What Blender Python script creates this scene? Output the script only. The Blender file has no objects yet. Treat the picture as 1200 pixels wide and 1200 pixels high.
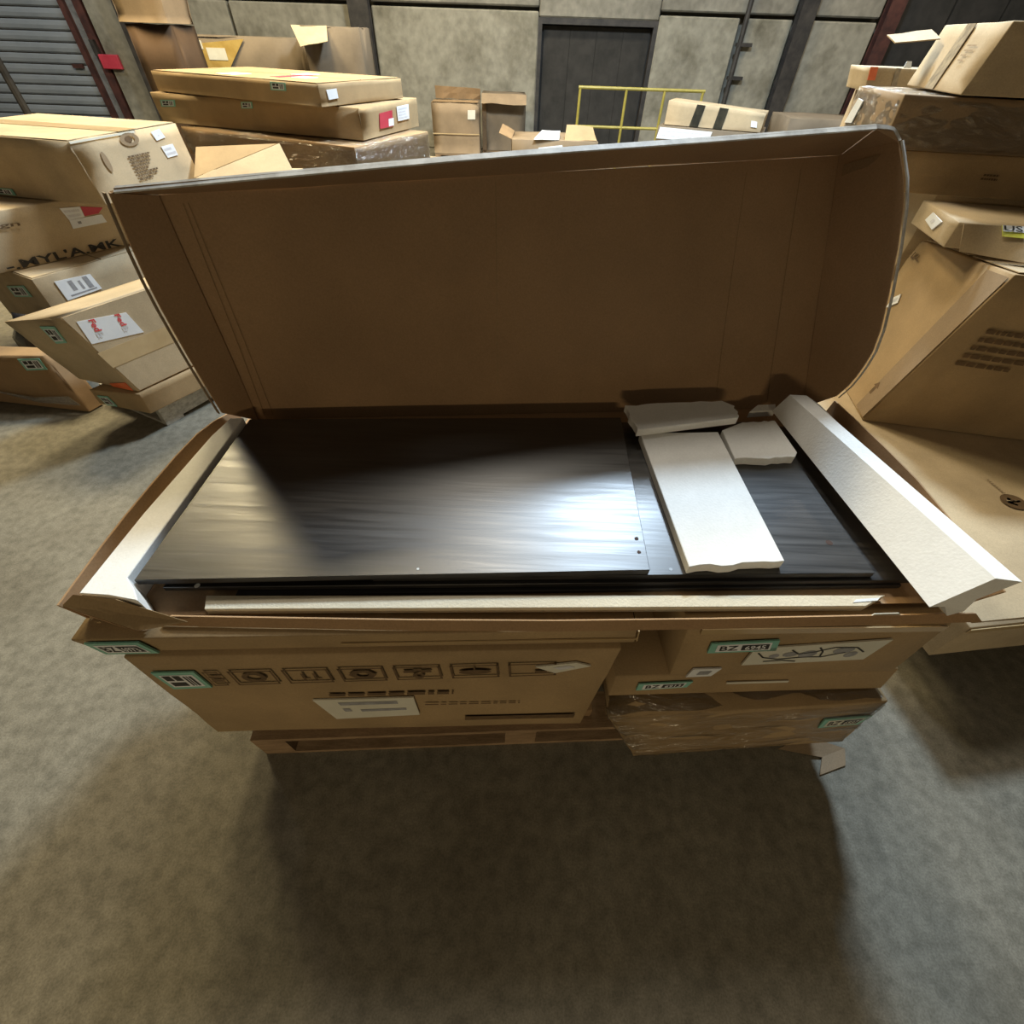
import bpy, bmesh, math, random
from mathutils import Vector, Matrix, noise

# ------------------------------------------------------------------ camera, world, lights, exposure
SC = bpy.context.scene
COL = SC.collection
PITCH, ROLL = math.radians(46.7), math.radians(2.0)
cam_data = bpy.data.cameras.new('camera')
cam_data.sensor_width = 36.0
cam_data.lens = 36.0 * 525.0 / 1200.0
cam_data.clip_start = 0.02
cam_data.clip_end = 200
cam = bpy.data.objects.new('camera', cam_data)
COL.objects.link(cam)
_f = Vector((0, math.cos(PITCH), -math.sin(PITCH)))
_u0 = Vector((0, math.sin(PITCH), math.cos(PITCH)))
_r = Vector((1, 0, 0)) * math.cos(ROLL) + _u0 * math.sin(ROLL)
_u = _u0 * math.cos(ROLL) - Vector((1, 0, 0)) * math.sin(ROLL)
cam.matrix_world = Matrix(((_r.x, _u.x, -_f.x, 0.0), (_r.y, _u.y, -_f.y, 0.0), (_r.z, _u.z, -_f.z, 1.65), (0, 0, 0, 1)))
SC.camera = cam

world = bpy.data.worlds.new('warehouse_air')
SC.world = world
world.use_nodes = True
world.node_tree.nodes['Background'].inputs['Color'].default_value = (0.95, 0.82, 0.62, 1)
world.node_tree.nodes['Background'].inputs['Strength'].default_value = 0.055

# (x, y, z, size, watts, colour): the ceiling lamps of the hall and the added fill lamps
LAMPS = [
    (1.55, 5.4, 5.6, 0.9, 760, (0.66, 0.83, 1.0)),
    (-2.3, 5.8, 5.6, 1.3, 310, (1.0, 0.82, 0.48)),
    (-4.5, 5.7, 5.6, 1.3, 330, (1.0, 0.82, 0.48)),
    (-0.2, 4.1, 5.6, 0.9, 130, (1.0, 0.93, 0.80)),  # added lamp, brightens the foam lying in the lid's shadow
    (-0.6, 9.2, 5.6, 0.9, 230, (1.0, 0.90, 0.68)),
    (6.0, 9.0, 5.6, 0.9, 180, (1.0, 0.88, 0.68)),
    (-8.6, 9.0, 5.6, 0.9, 110, (0.85, 0.93, 1.0)),
    (-0.3, -4.4, 2.1, 0.9, 135, (1.0, 0.80, 0.50)),  # unseen fill lamp, added to brighten the carton fronts and lid inside
]

SC.view_settings.view_transform = 'Standard'
SC.view_settings.look = 'None'
SC.view_settings.gamma = 1.0
SC.view_settings.use_curve_mapping = False
SC.view_settings.exposure = 0.0
SC.cycles.max_bounces = 6

# ------------------------------------------------------------------ helpers
ORG = {}

def V(p):
    return Vector(p)

def tag(o, label, cat, group=None):
    o['label'] = label
    o['category'] = cat
    if group:
        o['group'] = group
    return o

def thing(name, label, cat, loc, group=None):
    o = bpy.data.objects.new(name, None)
    o.empty_display_size = 0.1
    COL.objects.link(o)
    o.location = loc
    ORG[o.name] = V(loc)
    return tag(o, label, cat, group)

def mesh_obj(name, verts, faces, mat, parent=None, smooth=False, label=None, kind=None, sharp=None):
    """verts in world coordinates; a child keeps its root's origin, a top-level mesh gets one at its base"""
    vs = [V(v) for v in verts]
    if parent is not None:
        org = ORG[parent.name]
    else:
        n = len(vs)
        org = Vector((sum(v.x for v in vs) / n, sum(v.y for v in vs) / n, min(v.z for v in vs)))
    me = bpy.data.meshes.new(name)
    me.from_pydata([v - org for v in vs], [], faces)
    bm = bmesh.new()
    bm.from_mesh(me)
    bmesh.ops.recalc_face_normals(bm, faces=bm.faces)
    bm.to_mesh(me)
    bm.free()
    if smooth:
        me.polygons.foreach_set('use_smooth', [True] * len(me.polygons))
        if sharp:
            me.set_sharp_from_angle(angle=math.radians(sharp))
    me.materials.append(mat)
    o = bpy.data.objects.new(name, me)
    COL.objects.link(o)
    if parent is not None:
        o.parent = parent
    else:
        o.location = org
    ORG[o.name] = org
    if label:
        o['label'] = label
    if kind:
        o['kind'] = kind
    return o

def quad_normal(c):
    n = (c[1] - c[0]).cross(c[3] - c[0]) + (c[2] - c[1]).cross(c[2] - c[3]) * 0.0
    n = (c[2] - c[0]).cross(c[3] - c[1])
    return n.normalized()

def bil(c, s, t):
    return (c[0] * (1 - s) + c[1] * s) * (1 - t) + (c[3] * (1 - s) + c[2] * s) * t

def sheet_geo(fn, nu, nv, thick, nrm=None):
    """a solid sheet: fn(s,t) gives the front side, the back lies thick behind along -normal"""
    P = [[V(fn(i / nu, j / nv)) for i in range(nu + 1)] for j in range(nv + 1)]
    vs, fs = [], []
    idx = lambda side, i, j: side * (nu + 1) * (nv + 1) + j * (nu + 1) + i
    back = []
    for j in range(nv + 1):
        for i in range(nu + 1):
            vs.append(P[j][i])
            a = P[j][min(i + 1, nu)] - P[j][max(i - 1, 0)]
            b = P[min(j + 1, nv)][i] - P[max(j - 1, 0)][i]
            n = a.cross(b)
            n = n.normalized() if n.length > 1e-12 else Vector((0, 0, 1))
            back.append(P[j][i] - n * thick)
    vs += back
    for j in range(nv):
        for i in range(nu):
            fs.append((idx(0, i, j), idx(0, i + 1, j), idx(0, i + 1, j + 1), idx(0, i, j + 1)))
            fs.append((idx(1, i, j), idx(1, i, j + 1), idx(1, i + 1, j + 1), idx(1, i + 1, j)))
    for i in range(nu):
        fs.append((idx(0, i, 0), idx(1, i, 0), idx(1, i + 1, 0), idx(0, i + 1, 0)))
        fs.append((idx(0, i, nv), idx(0, i + 1, nv), idx(1, i + 1, nv), idx(1, i, nv)))
    for j in range(nv):
        fs.append((idx(0, 0, j), idx(0, 0, j + 1), idx(1, 0, j + 1), idx(1, 0, j)))
        fs.append((idx(0, nu, j), idx(1, nu, j), idx(1, nu, j + 1), idx(0, nu, j + 1)))
    return vs, fs

def sheet(name, c, thick, mat, parent=None, n=(1, 1), wob=0.0, seed=0.0, **kw):
    c = [V(p) for p in c]
    nn = quad_normal(c)
    def fn(s, t):
        p = bil(c, s, t)
        if wob:
            p = p + nn * wob * noise.noise(p * 7.0 + Vector((seed, seed * 1.7, 0)))
        return p
    vs, fs = sheet_geo(fn, n[0], n[1], thick)
    return mesh_obj(name, vs, fs, mat, parent, **kw)

def poly_prism(name, pts, ext, mat, parent=None, **kw):
    """polygon (3-D points) pushed along ext"""
    pts = [V(p) for p in pts]
    e = V(ext)
    n = len(pts)
    vs = pts + [p + e for p in pts]
    fs = [tuple(range(n - 1, -1, -1)), tuple(range(n, 2 * n))]
    for i in range(n):
        j = (i + 1) % n
        fs.append((i, j, n + j, n + i))
    return mesh_obj(name, vs, fs, mat, parent, **kw)

def bevel_mesh(o, w, seg=2):
    bm = bmesh.new()
    bm.from_mesh(o.data)
    bmesh.ops.bevel(bm, geom=[e for e in bm.edges], offset=w, segments=seg, affect='EDGES', profile=0.6)
    bm.to_mesh(o.data)
    bm.free()

def box_c8(x0, x1, y0, y1, z0, z1):
    return [V(p) for p in ((x0, y0, z0), (x1, y0, z0), (x1, y1, z0), (x0, y1, z0), (x0, y0, z1), (x1, y0, z1), (x1, y1, z1), (x0, y1, z1))]

def prism(x, y, z, w, d, h, yaw, sx=0.0, sy=0.0):
    """x,y = near left base corner; sx,sy = how far the top leans"""
    a = math.radians(yaw)
    e = Vector((math.cos(a), math.sin(a), 0)); n = Vector((-math.sin(a), math.cos(a), 0))
    b = [Vector((x, y, z)), Vector((x, y, z)) + e * w, Vector((x, y, z)) + e * w + n * d, Vector((x, y, z)) + n * d]
    return b + [p + Vector((sx, sy, h)) for p in b]

def prism_r(x, y, z, w, d, h, yaw, sx=0.0, sy=0.0):
    """the same from the near right base corner"""
    a = math.radians(yaw)
    return prism(x - math.cos(a) * w, y - math.sin(a) * w, z, w, d, h, yaw, sx, sy)

HEXF = ((0, 3, 2, 1), (4, 5, 6, 7), (0, 1, 5, 4), (1, 2, 6, 5), (2, 3, 7, 6), (3, 0, 4, 7))

def hexa(name, c, mat, parent=None, **kw):
    return mesh_obj(name, c, HEXF, mat, parent, **kw)

def hexbody(name, c, mat, parent=None, n=5, dent=0.004, rnd=0.004, seed=0.0, wrinkle=0.0, **kw):
    """a carton body: eight corners, worn rounded edges, faces a little dented"""
    c = [V(p) for p in c]
    sx = ((c[1] - c[0]).length + (c[5] - c[4]).length) / 2
    sy = ((c[3] - c[0]).length + (c[7] - c[4]).length) / 2
    sz = ((c[4] - c[0]).length + (c[6] - c[2]).length) / 2
    cen = sum(c, Vector()) / 8
    def params(L):
        e = min(rnd / L, 0.2)
        return [0.0, e] + [e + (1 - 2 * e) * k / n for k in range(1, n)] + [1 - e, 1.0]
    pu, pv, pw = params(sx), params(sy), params(sz)
    def tri(u, v, w):
        lo = (c[0] * (1 - u) + c[1] * u) * (1 - v) + (c[3] * (1 - u) + c[2] * u) * v
        hi = (c[4] * (1 - u) + c[5] * u) * (1 - v) + (c[7] * (1 - u) + c[6] * u) * v
        return lo * (1 - w) + hi * w
    m = n + 2
    vid, vs, fs = {}, [], []
    ux, uy, uz = (c[1] - c[0]).normalized(), (c[3] - c[0]).normalized(), (c[4] - c[0]).normalized()
    def vert(i, j, k):
        key = (i, j, k)
        if key in vid:
            return vid[key]
        p = tri(pu[i], pv[j], pw[k])
        ext = [(i == 0) - (i == m), (j == 0) - (j == m), (k == 0) - (k == m)]
        cnt = sum(1 for q in ext if q)
        inward = ux * ext[0] + uy * ext[1] + uz * ext[2]
        if cnt >= 2:
            p = p + inward * rnd * 0.42
        nz = noise.noise(p * 5.0 + Vector((seed * 3.1, seed, seed * 1.9)))
        nz2 = noise.noise(p * 14.0 + Vector((seed, seed * 2.3, 4.0)))
        p = p + inward * dent * max(-0.1, 0.25 + 0.75 * nz + 0.4 * nz2) if k != 0 else p
        if wrinkle and k != 0:
            p = p + inward * wrinkle * noise.noise(Vector((p.x * 9, p.y * 22, p.z * 40)) + Vector((seed, 0, 0)))
        vid[key] = len(vs)
        vs.append(p)
        return vid[key]
    for a in range(m):
        for b in range(m):
            fs.append((vert(a, b, 0), vert(a, b + 1, 0), vert(a + 1, b + 1, 0), vert(a + 1, b, 0)))
            fs.append((vert(a, b, m), vert(a + 1, b, m), vert(a + 1, b + 1, m), vert(a, b + 1, m)))
            fs.append((vert(a, 0, b), vert(a + 1, 0, b), vert(a + 1, 0, b + 1), vert(a, 0, b + 1)))
            fs.append((vert(a, m, b), vert(a, m, b + 1), vert(a + 1, m, b + 1), vert(a + 1, m, b)))
            fs.append((vert(0, a, b), vert(0, a, b + 1), vert(0, a + 1, b + 1), vert(0, a + 1, b)))
            fs.append((vert(m, a, b), vert(m, a + 1, b), vert(m, a + 1, b + 1), vert(m, a, b + 1)))
    return mesh_obj(name, vs, fs, mat, parent, smooth=True, **kw)

FACE = {'front': (0, 1, 5, 4), 'right': (1, 2, 6, 5), 'left': (3, 0, 4, 7), 'top': (4, 5, 6, 7), 'back': (2, 3, 7, 6)}

def face_of(c8, f):
    return [V(c8[i]) for i in FACE[f]]

def on_face(c8, f, quad, off):
    fc = face_of(c8, f)
    n = quad_normal(fc)
    return [bil(fc, s, t) + n * off for s, t in quad]

def rect(s0, t0, s1, t1):
    return ((s0, t0), (s1, t0), (s1, t1), (s0, t1))

def patch(name, c8, f, quad, mat, parent, off=0.005, thick=0.003, label=None, n=(1, 1)):
    return sheet(name, on_face(c8, f, quad, off), thick, mat, parent, n=n, label=label)

def text_mesh(s, bold=0.0):
    cu = bpy.data.curves.new('lettering', 'FONT')
    cu.body = s
    cu.size = 1.0
    cu.resolution_u = 2
    cu.offset = bold
    ob = bpy.data.objects.new('lettering', cu)
    COL.objects.link(ob)
    dg = bpy.context.evaluated_depsgraph_get()
    me = bpy.data.meshes.new_from_object(ob.evaluated_get(dg))
    vs = [v.co.copy() for v in me.vertices]
    fs = [tuple(p.vertices) for p in me.polygons]
    bpy.data.objects.remove(ob)
    bpy.data.curves.remove(cu)
    bpy.data.meshes.remove(me)
    return vs, fs

def letters(name, s, c, mat, parent, margin=0.06, off=0.0012, label=None, bold=0.015):
    """text stretched into the world quad c = lower left, lower right, upper right, upper left"""
    c = [V(p) for p in c]
    vs, fs = text_mesh(s, bold)
    if not vs:
        return None
    x0, x1 = min(v.x for v in vs), max(v.x for v in vs)
    y0, y1 = min(v.y for v in vs), max(v.y for v in vs)
    n = quad_normal(c)
    out = []
    for v in vs:
        s_ = margin + (1 - 2 * margin) * (v.x - x0) / max(x1 - x0, 1e-6)
        t_ = margin + (1 - 2 * margin) * (v.y - y0) / max(y1 - y0, 1e-6)
        out.append(bil(c, s_, t_) + n * off)
    o = mesh_obj(name, out, fs, mat, parent, label=label)
    return o

def sub_quad(c, s0, t0, s1, t1, off=0.0):
    c = [V(p) for p in c]
    n = quad_normal(c)
    return [bil(c, s, t) + n * off for s, t in ((s0, t0), (s1, t0), (s1, t1), (s0, t1))]

def bars(name, c, rects, mat, parent, off=0.0010, label=None):
    """flat print: many rectangles in one mesh on the quad c"""
    c = [V(p) for p in c]
    vs, fs = [], []
    for (s0, t0, s1, t1) in rects:
        q = sub_quad(c, s0, t0, s1, t1, off)
        b = len(vs)
        vs += q
        fs.append((b, b + 1, b + 2, b + 3))
    return mesh_obj(name, vs, fs, mat, parent, label=label)

def ellipse_print(name, c, cx, cy, rx, ry, mat, parent, hole=0.0, off=0.001, seg=28, label=None):
    c = [V(p) for p in c]
    n = quad_normal(c)
    vs, fs = [], []
    for k in range(seg):
        a = 2 * math.pi * k / seg
        vs.append(bil(c, cx + rx * math.cos(a), cy + ry * math.sin(a)) + n * off)
        vs.append(bil(c, cx + rx * hole * math.cos(a), cy + ry * hole * math.sin(a)) + n * off)
    for k in range(seg):
        j = (k + 1) % seg
        fs.append((2 * k, 2 * j, 2 * j + 1, 2 * k + 1))
    return mesh_obj(name, vs, fs, mat, parent, label=label)

def tube(name, pts, r, mat, parent=None, seg=8, **kw):
    pts = [V(p) for p in pts]
    vs, fs = [], []
    for i, p in enumerate(pts):
        d = (pts[min(i + 1, len(pts) - 1)] - pts[max(i - 1, 0)]).normalized()
        a = d.orthogonal().normalized()
        b = d.cross(a)
        for k in range(seg):
            t = 2 * math.pi * k / seg
            vs.append(p + a * r * math.cos(t) + b * r * math.sin(t))
    for i in range(len(pts) - 1):
        for k in range(seg):
            j = (k + 1) % seg
            fs.append((i * seg + k, i * seg + j, (i + 1) * seg + j, (i + 1) * seg + k))
    fs.append(tuple(range(seg - 1, -1, -1)))
    fs.append(tuple(range((len(pts) - 1) * seg, len(pts) * seg)))
    return mesh_obj(name, vs, fs, mat, parent, smooth=False, **kw)

# ------------------------------------------------------------------ materials
def base_mat(name, rough=0.8):
    m = bpy.data.materials.new(name)
    m.use_nodes = True
    nt = m.node_tree
    b = nt.nodes['Principled BSDF']
    b.inputs['Roughness'].default_value = rough
    return m, nt, b

def N(nt, t, **kw):
    n = nt.nodes.new(t)
    for k, v in kw.items():
        setattr(n, k, v)
    return n

def noisy(name, c1, c2, scale=4.0, detail=5.0, rough=0.8, fine=None, bump=0.0, bump_scale=60.0, stretch=(1, 1, 1), metallic=0.0, ramp=(0.35, 0.65), spec=0.5):
    m, nt, b = base_mat(name, rough)
    tc = N(nt, 'ShaderNodeTexCoord')
    mp = N(nt, 'ShaderNodeMapping')
    mp.inputs['Scale'].default_value = stretch
    nt.links.new(tc.outputs['Object'], mp.inputs['Vector'])
    nz = N(nt, 'ShaderNodeTexNoise')
    nz.inputs['Scale'].default_value = scale
    nz.inputs['Detail'].default_value = detail
    nz.inputs['Roughness'].default_value = 0.6
    nt.links.new(mp.outputs['Vector'], nz.inputs['Vector'])
    rp = N(nt, 'ShaderNodeValToRGB')
    rp.color_ramp.elements[0].position = ramp[0]
    rp.color_ramp.elements[1].position = ramp[1]
    rp.color_ramp.elements[0].color = (*c1, 1)
    rp.color_ramp.elements[1].color = (*c2, 1)
    nt.links.new(nz.outputs['Fac'], rp.inputs['Fac'])
    out = rp.outputs['Color']
    if fine:
        n2 = N(nt, 'ShaderNodeTexNoise')
        n2.inputs['Scale'].default_value = fine[0]
        n2.inputs['Detail'].default_value = 3
        nt.links.new(mp.outputs['Vector'], n2.inputs['Vector'])
        r2 = N(nt, 'ShaderNodeValToRGB')
        r2.color_ramp.elements[0].position = 0.3
        r2.color_ramp.elements[1].position = 0.7
        v = 1 - fine[1]
        r2.color_ramp.elements[0].color = (v, v, v, 1)
        r2.color_ramp.elements[1].color = (1, 1, 1, 1)
        nt.links.new(n2.outputs['Fac'], r2.inputs['Fac'])
        mx = N(nt, 'ShaderNodeMix', data_type='RGBA', blend_type='MULTIPLY')
        mx.inputs[0].default_value = 1.0
        nt.links.new(out, mx.inputs[6])
        nt.links.new(r2.outputs['Color'], mx.inputs[7])
        out = mx.outputs[2]
    nt.links.new(out, b.inputs['Base Color'])
    b.inputs['Metallic'].default_value = metallic
    b.inputs['Specular IOR Level'].default_value = spec
    if bump:
        n3 = N(nt, 'ShaderNodeTexNoise')
        n3.inputs['Scale'].default_value = bump_scale
        n3.inputs['Detail'].default_value = 4
        nt.links.new(tc.outputs['Object'], n3.inputs['Vector'])
        bp = N(nt, 'ShaderNodeBump')
        bp.inputs['Strength'].default_value = bump
        bp.inputs['Distance'].default_value = 0.01
        nt.links.new(n3.outputs['Fac'], bp.inputs['Height'])
        nt.links.new(bp.outputs['Normal'], b.inputs['Normal'])
    return m

def card(name, c, var=0.16, rough=0.78):
    lo = tuple(x * (1 - var) for x in c)
    hi = tuple(min(1, x * (1 + var * 0.6)) for x in c)
    return noisy(name, lo, hi, scale=3.2, detail=6, rough=rough, fine=(230.0, 0.16), bump=0.10, bump_scale=25.0, spec=0.35)

M = {}
M['card'] = card('cardboard_tan', (0.40, 0.278, 0.145))
M['card_light'] = card('cardboard_pale', (0.52, 0.405, 0.255))
M['card_brown'] = card('cardboard_brown', (0.33, 0.212, 0.108))
M['card_dull'] = card('cardboard_dull', (0.30, 0.215, 0.13))
M['card_grey'] = card('cardboard_grey_brown', (0.185, 0.142, 0.095))
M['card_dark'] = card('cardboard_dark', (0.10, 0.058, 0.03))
M['card_inner'] = card('cardboard_inner', (0.43, 0.268, 0.14), var=0.10)
M['card_edge'] = noisy('cardboard_edge', (0.50, 0.47, 0.42), (0.88, 0.86, 0.80), scale=18, rough=0.5)
M['tape'] = noisy('packing_tape', (0.46, 0.33, 0.17), (0.54, 0.40, 0.22), scale=8, rough=0.22)
M['tape_grey'] = noisy('grey_print_tape', (0.22, 0.18, 0.13), (0.42, 0.34, 0.22), scale=40, rough=0.4)
M['black_tape'] = noisy('black_tape', (0.02, 0.02, 0.016), (0.05, 0.045, 0.03), scale=10, rough=0.35)
M['black_film'] = noisy('black_plastic_film', (0.012, 0.012, 0.016), (0.03, 0.03, 0.036), scale=12, rough=0.25)
M['paper'] = noisy('label_paper', (0.72, 0.74, 0.76), (0.80, 0.82, 0.84), scale=8, rough=0.6)
M['paper_cream'] = noisy('label_cream', (0.62, 0.60, 0.50), (0.70, 0.68, 0.58), scale=8, rough=0.6)
M['mint'] = noisy('label_mint', (0.20, 0.47, 0.38), (0.26, 0.54, 0.44), scale=12, rough=0.55)
M['ink'] = noisy('black_ink', (0.022, 0.02, 0.018), (0.04, 0.036, 0.03), scale=30, rough=0.7)
M['ink_brown'] = noisy('brown_print', (0.10, 0.062, 0.028), (0.15, 0.09, 0.042), scale=40, rough=0.8)
M['ink_grey'] = noisy('grey_print', (0.25, 0.25, 0.26), (0.36, 0.36, 0.38), scale=40, rough=0.8)
M['ink_faint'] = noisy('faint_print', (0.60, 0.60, 0.63), (0.66, 0.66, 0.70), scale=40, rough=0.8)
M['ink_red'] = noisy('red_print', (0.62, 0.05, 0.06), (0.72, 0.08, 0.09), scale=30, rough=0.6)
M['foam'] = noisy('white_foam', (0.86, 0.85, 0.81), (0.93, 0.92, 0.88), scale=10, rough=0.75, fine=(180.0, 0.06), bump=0.08, bump_scale=160)
M['foam_cream'] = noisy('cream_foam', (0.66, 0.58, 0.43), (0.74, 0.66, 0.50), scale=10, rough=0.75, fine=(180.0, 0.06), bump=0.2, bump_scale=160)
M['yellow'] = noisy('yellow_paint', (0.30, 0.245, 0.04), (0.40, 0.33, 0.07), scale=9, rough=0.5)
M['amber'] = noisy('amber_tape', (0.40, 0.26, 0.07), (0.50, 0.35, 0.11), scale=9, rough=0.3)
M['red'] = noisy('red_plastic', (0.45, 0.035, 0.06), (0.55, 0.05, 0.08), scale=6, rough=0.5)
M['orange'] = noisy('orange_tape', (0.75, 0.13, 0.04), (0.85, 0.2, 0.07), scale=20, rough=0.5)
M['lime'] = noisy('lime_tag', (0.62, 0.66, 0.10), (0.7, 0.74, 0.16), scale=20, rough=0.5)
M['steel_dark'] = noisy('dark_steel', (0.018, 0.016, 0.015), (0.05, 0.043, 0.037), scale=6, rough=0.6)
M['rust'] = noisy('rusty_steel', (0.035, 0.012, 0.01), (0.09, 0.03, 0.022), scale=7, rough=0.7)
M['steel'] = noisy('galvanised_steel', (0.20, 0.21, 0.22), (0.32, 0.33, 0.34), scale=14, rough=0.45, metallic=0.4)
M['slat'] = noisy('painted_slat', (0.20, 0.225, 0.25), (0.27, 0.295, 0.32), scale=3, rough=0.55, stretch=(0.4, 1, 1))
M['wood'] = noisy('pallet_wood', (0.25, 0.16, 0.085), (0.40, 0.27, 0.155), scale=5, rough=0.85, stretch=(1.5, 8, 8), fine=(60.0, 0.25))
M['wood_grey'] = noisy('weathered_wood', (0.34, 0.33, 0.29), (0.56, 0.54, 0.48), scale=6, rough=0.85, stretch=(2, 6, 9), fine=(60.0, 0.25))
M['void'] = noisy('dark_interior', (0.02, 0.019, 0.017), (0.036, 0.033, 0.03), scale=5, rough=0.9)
M['concrete_wall'] = noisy('concrete_wall', (0.15, 0.136, 0.098), (0.315, 0.295, 0.235), scale=1.9, detail=9, rough=0.9, fine=(9.0, 0.28), ramp=(0.28, 0.56))
M['concrete_beam'] = noisy('concrete_beam', (0.20, 0.185, 0.15), (0.30, 0.28, 0.23), scale=1.4, detail=9, rough=0.9, fine=(9.0, 0.3))
M['lamp_glow'], _nt, _b = base_mat('lamp_glow')
_b.inputs['Base Color'].default_value = (0.9, 0.9, 0.9, 1)

def concrete_floor():
    m, nt, b = base_mat('concrete_floor', 0.62)
    tc = N(nt, 'ShaderNodeTexCoord')
    def nz(scale, detail, rough=0.6):
        n = N(nt, 'ShaderNodeTexNoise')
        n.inputs['Scale'].default_value = scale
        n.inputs['Detail'].default_value = detail
        n.inputs['Roughness'].default_value = rough
        nt.links.new(tc.outputs['Object'], n.inputs['Vector'])
        return n
    a, f, g = nz(1.5, 8), nz(26, 6), nz(190, 3)
    rp = N(nt, 'ShaderNodeValToRGB')
    rp.color_ramp.elements[0].position = 0.32
    rp.color_ramp.elements[1].position = 0.68
    rp.color_ramp.elements[0].color = (0.180, 0.160, 0.118, 1)
    rp.color_ramp.elements[1].color = (0.285, 0.262, 0.205, 1)
    nt.links.new(a.outputs['Fac'], rp.inputs['Fac'])
    cur = rp.outputs['Color']
    for n, lo in ((f, 0.66), (g, 0.70)):
        r2 = N(nt, 'ShaderNodeValToRGB')
        r2.color_ramp.elements[0].position = 0.34
        r2.color_ramp.elements[1].position = 0.62
        r2.color_ramp.elements[0].color = (lo, lo, lo * 0.98, 1)
        r2.color_ramp.elements[1].color = (1, 1, 1, 1)
        nt.links.new(n.outputs['Fac'], r2.inputs['Fac'])
        mx = N(nt, 'ShaderNodeMix', data_type='RGBA', blend_type='MULTIPLY')
        mx.inputs[0].default_value = 1.0
        nt.links.new(cur, mx.inputs[6])
        nt.links.new(r2.outputs['Color'], mx.inputs[7])
        cur = mx.outputs[2]
    nt.links.new(cur, b.inputs['Base Color'])
    bp = N(nt, 'ShaderNodeBump')
    bp.inputs['Strength'].default_value = 0.25
    bp.inputs['Distance'].default_value = 0.004
    nt.links.new(f.outputs['Fac'], bp.inputs['Height'])
    nt.links.new(bp.outputs['Normal'], b.inputs['Normal'])
    return m
M['floor'] = concrete_floor()

def black_wood():
    m, nt, b = base_mat('black_wood_board', 0.3)
    tc = N(nt, 'ShaderNodeTexCoord')
    mp = N(nt, 'ShaderNodeMapping')
    mp.inputs['Scale'].default_value = (1.0, 20.0, 20.0)
    nt.links.new(tc.outputs['Object'], mp.inputs['Vector'])
    n = N(nt, 'ShaderNodeTexNoise')
    n.inputs['Scale'].default_value = 4.0
    n.inputs['Detail'].default_value = 7
    n.inputs['Distortion'].default_value = 0.7
    nt.links.new(mp.outputs['Vector'], n.inputs['Vector'])
    rp = N(nt, 'ShaderNodeValToRGB')
    rp.color_ramp.elements[0].position = 0.38
    rp.color_ramp.elements[1].position = 0.66
    rp.color_ramp.elements[0].color = (0.010, 0.009, 0.009, 1)
    rp.color_ramp.elements[1].color = (0.030, 0.026, 0.023, 1)
    nt.links.new(n.outputs['Fac'], rp.inputs['Fac'])
    nt.links.new(rp.outputs['Color'], b.inputs['Base Color'])
    r3 = N(nt, 'ShaderNodeMapRange')
    r3.inputs['From Min'].default_value = 0.3
    r3.inputs['From Max'].default_value = 0.7
    r3.inputs['To Min'].default_value = 0.33
    r3.inputs['To Max'].default_value = 0.44
    nt.links.new(n.outputs['Fac'], r3.inputs['Value'])
    nt.links.new(r3.outputs['Result'], b.inputs['Roughness'])
    b.inputs['Specular IOR Level'].default_value = 1.0
    bp = N(nt, 'ShaderNodeBump')
    bp.inputs['Strength'].default_value = 0.10
    bp.inputs['Distance'].default_value = 0.002
    nt.links.new(n.outputs['Fac'], bp.inputs['Height'])
    nt.links.new(bp.outputs['Normal'], b.inputs['Normal'])
    return m
M['black_wood'] = black_wood()
M['black_edge'] = noisy('black_board_edge', (0.008, 0.008, 0.009), (0.018, 0.017, 0.017), scale=12, rough=0.5)
M['hole'] = noisy('drill_hole_brown', (0.05, 0.025, 0.018), (0.09, 0.045, 0.03), scale=20, rough=0.8)

def wrap_mat():
    m, nt, b = base_mat('clear_shrink_wrap', 0.16)
    nt.nodes.remove(b)
    out = nt.nodes['Material Output']
    tr = N(nt, 'ShaderNodeBsdfTransparent')
    tr.inputs['Color'].default_value = (0.93, 0.93, 0.92, 1)
    gl = N(nt, 'ShaderNodeBsdfGlossy')
    gl.inputs['Roughness'].default_value = 0.2
    gl.inputs['Color'].default_value = (0.95, 0.95, 0.93, 1)
    lw = N(nt, 'ShaderNodeLayerWeight')
    lw.inputs['Blend'].default_value = 0.35
    mr = N(nt, 'ShaderNodeMapRange')
    mr.inputs['To Min'].default_value = 0.07
    mr.inputs['To Max'].default_value = 0.65
    nt.links.new(lw.outputs['Fresnel'], mr.inputs['Value'])
    mx = N(nt, 'ShaderNodeMixShader')
    nt.links.new(mr.outputs['Result'], mx.inputs[0])
    nt.links.new(tr.outputs[0], mx.inputs[1])
    nt.links.new(gl.outputs[0], mx.inputs[2])
    nt.links.new(mx.outputs[0], out.inputs['Surface'])
    tc = N(nt, 'ShaderNodeTexCoord')
    mp = N(nt, 'ShaderNodeMapping')
    mp.inputs['Scale'].default_value = (0.7, 2.0, 2.6)
    nt.links.new(tc.outputs['Object'], mp.inputs['Vector'])
    n = N(nt, 'ShaderNodeTexNoise')
    n.inputs['Scale'].default_value = 8
    n.inputs['Detail'].default_value = 5
    n.inputs['Distortion'].default_value = 2.0
    nt.links.new(mp.outputs['Vector'], n.inputs['Vector'])
    bp = N(nt, 'ShaderNodeBump')
    bp.inputs['Strength'].default_value = 1.0
    bp.inputs['Distance'].default_value = 0.03
    nt.links.new(n.outputs['Fac'], bp.inputs['Height'])
    nt.links.new(bp.outputs['Normal'], gl.inputs['Normal'])
    return m
M['wrap'] = wrap_mat()

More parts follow.
